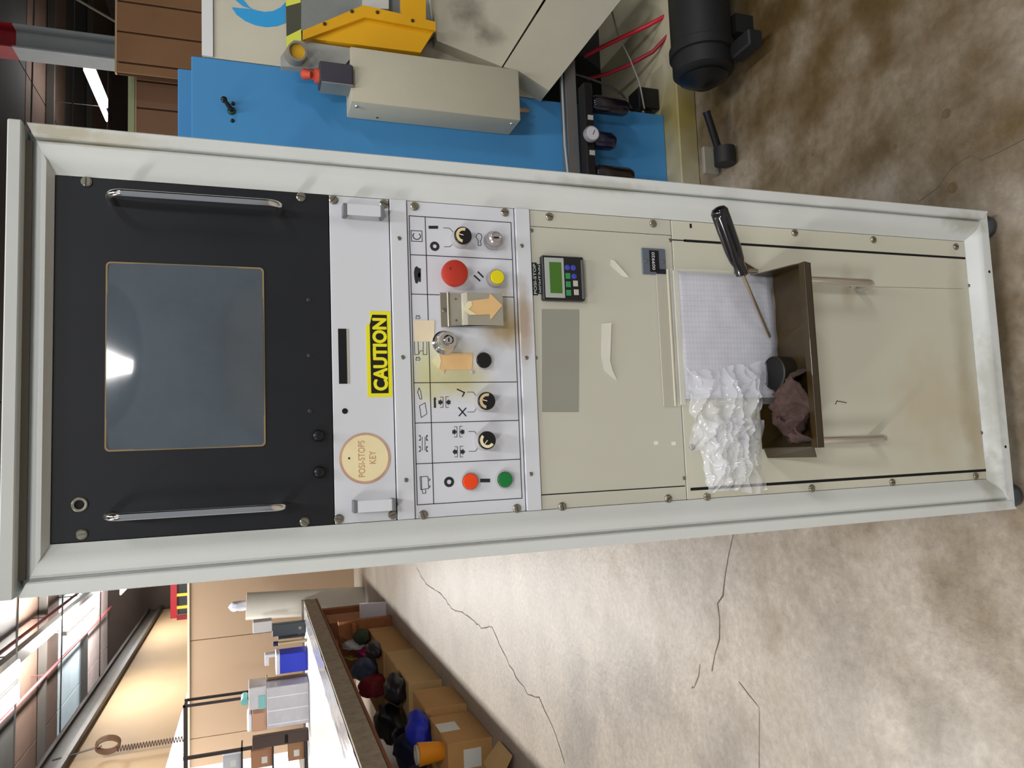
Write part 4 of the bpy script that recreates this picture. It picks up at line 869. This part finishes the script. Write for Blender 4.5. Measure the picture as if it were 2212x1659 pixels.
# bags and cloths on the boxes
def soft(name, label, cat, x, y, z, r, col, seed, rough=.6, amp=.25):
    p = at(x, y, Z=z)
    return tag(lump(name, p, r, mat('cloth_'+col, col, rough, var=.25, vscale=12), seed, None, amp), label, cat)
soft('jacket', 'crumpled bright blue jacket on the labelled box', 'jacket', 905, 1578, .37, (.13, .16, .09), '#1f2fb4', 2)
soft('navy_cloth', 'dark navy cloth heap beside the blue jacket', 'cloth', 890, 1622, .40, (.13, .20, .13), '#151a38', 3)
soft('bin_bag', 'long black plastic bag slumped across the cardboard boxes', 'bag', 845, 1562, .41, (.13, .30, .14), '#17181a', 4, .35)
soft('bin_bag', 'dark grey bag sagging in front of the red bag', 'bag', 855, 1487, .345, (.12, .20, .10), '#262327', 5, .4)
soft('carrier_bag', 'deep red carrier bag on the pale boxes', 'bag', 808, 1482, .39, (.10, .20, .15), '#8e1024', 6, .5)
soft('carrier_bag', 'blue and silver carrier bag behind the red one', 'bag', 790, 1445, .40, (.11, .22, .14), '#5a6a86', 7, .35)
soft('carrier_bag', 'bright magenta bag in the heap on the far box', 'bag', 788, 1410, .36, (.08, .14, .10), '#a0205a', 8, .5)
soft('carrier_bag', 'small yellow bag beside the magenta one', 'bag', 763, 1412, .42, (.06, .12, .10), '#c6b81e', 9, .5)
soft('bin_bag', 'round charcoal bag on the farthest box', 'bag', 808, 1403, .35, (.08, .18, .08), '#2b282c', 10, .45)
soft('green_cloth', 'small dark green camouflage cloth on the farthest box', 'cloth', 782, 1375, .385, (.08, .16, .09), '#37412a', 11, .8)
soft('carrier_bag', 'white plastic bag poking up behind the yellow one', 'bag', 768, 1392, .45, (.05, .14, .14), '#c9c9cc', 12, .35)
tp = at(933, 1625, X=-2.14)
tub = thing('orange_tub', 'bright orange plastic tub with cup mouth beside the blue jacket', 'tub', (tp.x, tp.y, tp.z-.10))
MB().lathe((tp.x, tp.y, tp.z-.11), (0, 0, 1), [(0, .055), (.20, .075), (.205, .068), (.02, .05)], 24).build('tub_wall', mat('tub_orange', '#e08a0a', .45), tub)
MB().lathe((tp.x, tp.y, tp.z+.05), (0, 0, 1), [(0, .060), (.06, .062), (.061, .052), (.01, .05)], 22).build('cup', mat('cup_pale', '#b8b09a', .5), tub)
wpost = thing('timber_post', 'orange brown timber crate end under the far end of the bench', 'crate', (-2.25, 7.75, 0))
MB().box((-2.40, 7.62, 0), (-2.02, 7.70, .60), .004).build('end_board', mat('crate_wood', '#a8683a', .65, var=.2), wpost)
MB().box((-2.40, 7.70, 0), (-2.36, 8.3, .60), .004).build('side_board', MATS['crate_wood'], wpost); MB().box((-2.40, 7.50, .42), (-2.04, 7.62, .46)).build('ledge', MATS['crate_wood'], wpost)
car = carton('cardboard_box', 'reddish cardboard box with green tape behind the timber crate', -2.9, -2.2, 8.45, 8.95, 0, .62, mat('card_red', '#a8724c', .8), 'cardboard boxes under the workbench')
MB().box((-2.45, 8.4465, 0), (-2.41, 8.4495, .62)).build('green_tape', mat('tape_green', '#5c7a2c', .5), car)
sh = tag(MB().extr([(-2.20, 8.0, 0), (-1.93, 8.02, 0), (-1.98, 8.35, .26), (-2.24, 8.35, .26)], (0, .012, .01)).build('white_sheet', mat('white_sheet', '#d8d8dc', .5)), 'white sheet leaning on the floor before the paper roll', 'sheet')

# paper roll
rl = thing('paper_roll', 'tall cream paper roll standing at the far end of the bench', 'roll', (-2.02, 9.95, 0))
MB().lathe((-2.25, 9.98, 0), (.075, 0, 1.60), [(0, .183), (1.60, .183), (1.602, .178), (1.595, .05)], 36).build('roll_body', mat('roll_cream', '#e6e2d4', .35, coat=.3), rl)
lump('core_paper', (-2.16, 9.98, 1.68), (.07, .07, .13), mat('core_white', '#c6c8d4', .5), 21, rl, .3, flat=False)
ft = thing('folded_table', 'folded table with dark frame and cream top standing on edge far away', 'table', (-2.2, 13.0, 0))
MB().box((-1.95, 13.0, .10), (-1.90, 13.9, .86), .01).build('table_top', mat('fold_cream', '#cfc6a4', .6), ft)
MB().box((-2.05, 12.98, 0), (-2.0, 13.0, .88)).box((-2.75, 12.98, 0), (-2.70, 13.0, .88)).build('frame', M_blackpl, ft)
MB().box((-2.70, 12.98, .30), (-2.05, 13.0, .34)).build('cross_bar', M_blackpl, ft); MB().box((-2.70, 13.02, .36), (-2.05, 13.04, .80)).build('inner_panel', mat('fold_grey', '#8f9080', .7), ft)

# things standing on the far end of the bench
def onb(name, label, cat, px0, px1, y0, dep, m, group=None, base=None, bev=.006):
    """px0: pixel of the upper corner away from the aisle, px1: pixel of its lower aisle corner"""
    a = at(px0[0], px0[1], Y=y0); c = at(px1[0], px1[1], Y=y0)
    xl_, xr_ = min(a.x, c.x), max(a.x, c.x); zt_ = max(a.z, c.z); zb_ = TBZ+.001 if base is None else base
    t = thing(name, label, cat, ((xl_+xr_)/2, y0+dep/2, zb_), group)
    MB().box((xl_, y0, zb_), (xr_, y0+dep, zt_), bev).build('body', m, t)
    return t, xl_, xr_, zb_, zt_
YT = 8.9
M_bub = mat('bubble_wrap', '#c8c6ca', .3, var=.3, vscale=9, dark='#9c9aa4', coat=.4)
t, xl_, xr_, zb_, zt_ = onb('wrapped_pack', 'lower bubble wrapped pack of goods on the bench', 'package', (577, 1575), (640, 1478), YT, .45, M_bub); z_low = zt_
for k in range(3): MB().box((xl_-.002+(xr_-xl_)*(k+.25)/3, YT-.006, zb_+.01), (xl_+(xr_-xl_)*(k+.32)/3, YT-.0005, zt_-.01)).build('wrap_fold', mat('wrap_white', '#e4e4ea', .3), t)
t, xl_, xr_, zb_, zt_ = onb('wrapped_pack', 'upper bubble wrapped pack stacked on the lower one', 'package', (537, 1535), (574, 1482), YT+.02, .4, mat('bubble_wrap_pale', '#d2d0d2', .3, var=.25, vscale=9, dark='#a4a2ac', coat=.4), base=z_low+.001)
MB().box((xl_, YT+.01, zb_+.02), (xl_+.16, YT+.0195, zb_+.09)).build('teal_label', mat('teal_tape', '#7cc0bc', .5), t)
tg = thing('teal_roll', 'pale teal roll lying on top of the upper wrapped pack', 'roll', (xl_+.1, YT+.2, zt_))
MB().cyl((xl_+.10, YT+.05, zt_+.045), (xl_+.10, YT+.30, zt_+.045), .045, 16).build('roll_body', MATS['teal_tape'], tg)
t, xl_, xr_, zb_, zt_ = onb('cardboard_box', 'rosy cardboard box in white wrap beside the bubble packs', 'box', (545, 1582), (574, 1539), YT+.05, .3, mat('card_rose', '#c79c80', .8), base=z_low+.001)
MB().box((xl_+.001, YT+.05, zt_), (xr_-.001, YT+.349, zt_+.06), .02).build('white_wrap', mat('wrap_white2', '#eeeef2', .5), t)
t, xl_, xr_, zb_, zt_ = onb('blue_bin', 'small bright blue bin with white lid on the bench', 'bin', (605, 1456), (631, 1411), YT+.2, .3, mat('bin_blue', '#2a3cc4', .4))
MB().box((xl_-.01, YT+.19, zt_), (xr_+.01, YT+.51, zt_+.05), .01).build('white_lid', mat('lid_white', '#d4d6e0', .4), t)
t, xl_, xr_, zb_, zt_ = onb('glass_jar', 'round brown glass jar left of the blue bin', 'jar', (578, 1470), (634, 1461), YT+.3, .1, mat('jar_brown', '#7a5a38', .3))
MB().lathe(((xl_+xr_)/2, YT+.35, zt_), (0, 0, 1), [(0, .05), (.02, .05), (.025, .03)], 18).build('stopper', mat('stopper', '#a08a6a', .5), t)
t, xl_, xr_, zb_, zt_ = onb('document_tray', 'white letter tray standing behind the blue bin', 'tray', (572, 1422), (628, 1408), YT+.55, .14, mat('tray_white', '#d9dade', .5))
MB().box((xl_-.10, YT+.55, zt_-.05), (xl_, YT+.69, zt_), .004).build('tray_shelf', MATS['tray_white'], t)
for k, (y_, xx, col, l) in enumerate([(1372, 588, '#40464c', 'dark grey box file nearest the paper roll'), (1378, 600, '#2a2c30', 'black box file left of the dark grey one')]):
    t, xl_, xr_, zb_, zt_ = onb('box_file', l, 'file', (xx, y_+4), (625, y_-26+8*k), YT+.5+.16*k, .12, mat('file_'+col, col, .4), 'box files on the bench')
    z_file = zt_ if k == 0 else z_file
    MB().lathe(((xl_+xr_)/2, YT+.4995+.16*k, zb_+.07), (0, -1, 0), [(0, .02), (.002, .02), (.003, .014)], 14).build('finger_ring', M_steel, t)
t, xl_, xr_, zb_, zt_ = onb('paper_towel', 'folded white paper pad on top of the box files', 'paper', (546, 1369), (583, 1341), YT+.50, .2, mat('pad_white', '#d6d2d0', .6), base=z_file+.001); MB().box((xl_, YT+.548, zb_+.08), (xr_, YT+.5495, zb_+.085)).build('fold', mat('fold_line', '#a8a4a2', .7), t)
t, xl_, xr_, zb_, zt_ = onb('small_bottle', 'small cream bottle with navy cap on the bench', 'bottle', (601, 1394), (628, 1386), YT+.3, .08, mat('bottle_cream', '#c8b48c', .4)); MB().lathe(((xl_+xr_)/2, YT+.34, zt_), (0, 0, 1), [(0, .03), (.06, .03), (.065, .02)], 14).build('cap', mat('cap_navy', '#26284a', .4), t)
# dark cabinet block and boxes in the rack at the left edge
rk = thing('wire_rack', 'dark steel storage rack at the left edge of the bench', 'rack', (-3.7, 9.3, TBZ))
M_rk = mat('rack_steel', '#3f3836', .5, .4)
ry = 9.40; ra = at(395, 1527, Y=ry); rb = at(395, 1640, Y=ry); rx0, rx1, rzt = rb.x-.5, ra.x, ra.z
for (xx, yy) in ((rx1, ry), (rx0, ry), (rx1, ry+.25), (rx0, ry+.25)): MB().box((xx-.015, yy, TBZ+.001), (xx+.015, yy+.03, rzt)).build('upright', M_rk, rk)
MB().box((rb.x-.02, ry, TBZ+.001), (rb.x+.02, ry+.03, rzt)).build('upright', M_rk, rk)
for zz in (rzt-.02, ):
    for yy in (ry+.003, ry+.25): MB().box((rx0, yy, zz-.015), (rx1, yy+.025, zz+.015)).build('rail', M_rk, rk)
    for xx in (rx0, rx1): MB().box((xx-.012, ry, zz-.012), (xx+.012, ry+.28, zz+.012)).build('rail', M_rk, rk)
for zz in (TBZ+.02, TBZ+.42, TBZ+.80): MB().box((rx0, ry, zz), (rb.x+.02, ry+.28, zz+.02)).build('shelf', M_rk, rk)
for k, (zz, h, w_, col, l, o) in enumerate([(TBZ+.0405, .2, .24, '#a87c58', 'brown labelled carton on the lowest rack shelf', .26), (TBZ+.4405, .26, .22, '#b08060', 'small brown carton with white labels on the middle rack shelf', .28), (TBZ+.8205, .22, .2, '#c9c9cf', 'pale grey carton on the top rack shelf', .26)]):
    t = carton('cardboard_box', l, rb.x-o, rb.x-o+w_, ry+.05, ry+.24, zz, zz+h, mat('rk_'+col, col, .7), 'cartons in the rack', flaps=False)
    MB().box((rb.x-o+.05, ry+.048, zz+.06), (rb.x-o+.13, ry+.0497, zz+.13)).build('white_label', M_lbl, t)
t, xl_, xr_, zb_, zt_ = onb('dark_crate', 'dark brown crate on the bench between the rack and packs', 'crate', (545, 1620), (638, 1580), YT+.25, .1, mat('crate_dark', '#4a3a34', .6)); MB().box((xl_+.02, YT+.248, zb_+.25), (xr_-.02, YT+.2497, zb_+.29)).build('hand_slot', M_dark, t)

# cord reel hanging from the beam, pallet rack far behind, pipes
cp_ = at(236, 1612, X=-4.40)
cr = thing('cord_reel', 'coiled cord looped on a hook hanging from the grey beam', 'cord reel', cp_)
MB().tube([cp_+Vector((-.08, 0, .75)), cp_+Vector((-.02, 0, .35)), cp_+Vector((.02, 0, .1))], .012, 8).build('hook_wire', M_blackpl, cr)
for k in range(3):
    MB().tube([cp_+Vector((.02*k+.10*math.cos(a), .02*k, .02+.16*math.sin(a))) for a in [2*math.pi*i/20 for i in range(21)]], .018, 8).build('cord_loop', mat('cord_brown', '#5a3f2a', .6), cr)
MB().tube([cp_+Vector((-.05+.045*math.cos(t_*2.6), -.02, -.1-.017*t_)) for t_ in [i*.35 for i in range(170)]], .008, 6).build('curly_cord', mat('cord_dark', '#4a3a34', .6), cr)
pr = thing('pallet_rack', 'red and yellow pallet rack standing far behind the partition', 'rack', (-2.9, 19, 0))
a_, b__ = at(375, 1336, Y=19), at(375, 1240, Y=19); zl_ = at(408, 1300, Y=19).z
MB().box((a_.x, 19, a_.z-.07), (b__.x+1, 19.08, a_.z+.07)).build('beam', mat('rack_red', '#b8182a', .5), pr)
MB().box((a_.x-.05, 19.0, 0), (a_.x+.05, 19.10, a_.z-.07)).build('upright', mat('rack_red2', '#8e1622', .5), pr)
for yy_ in (1285, 1312):
    q = at(390, yy_, Y=18.9); MB().box((q.x-.035, 18.9, 0), (q.x+.035, 18.96, a_.z-.08)).build('yellow_guard', mat('rack_yellow', '#d8cc3a', .5), pr)
MB().box((a_.x+.06, 19.12, 0), (b__.x+1, 19.6, a_.z-.08)).build('load', mat('rack_load', '#3c4044', .7), pr)

M_pipe = mat('pipe_red', '#7a3838', .6)
for (xa_, l) in ((-3.1, 'dark red sprinkler pipe running under the roof left of the track'), (-4.2, 'dark red sprinkler pipe running under the roof near the grey beam')):
    pt = thing('sprinkler_pipe', l, 'pipe', (xa_, 12, CZ-.25)); MB().cyl((xa_, 8.5, CZ-.25), (xa_, 23, CZ-.25), .03, 10).build('pipe', M_pipe, pt)
    for yy in (10, 13, 16, 20): MB().cyl((xa_, yy, CZ-.25), (xa_, yy, CZ-.003), .01, 6).build('drop', M_pipe, pt)
for (y_, l) in ((9.4, 'nearest thin steel cable stretched under the roof'), (11.0, 'second thin steel cable stretched under the roof'), (13.6, 'third thin steel cable stretched under the roof'), (17.0, 'farthest thin steel cable stretched under the roof')):
    tag(MB().cyl((-9, y_, 4.62), (9, y_+.6, 4.62), .012, 6).build('roof_cable', mat('cable_steel', '#5c5c5c', .5)), l, 'cable')
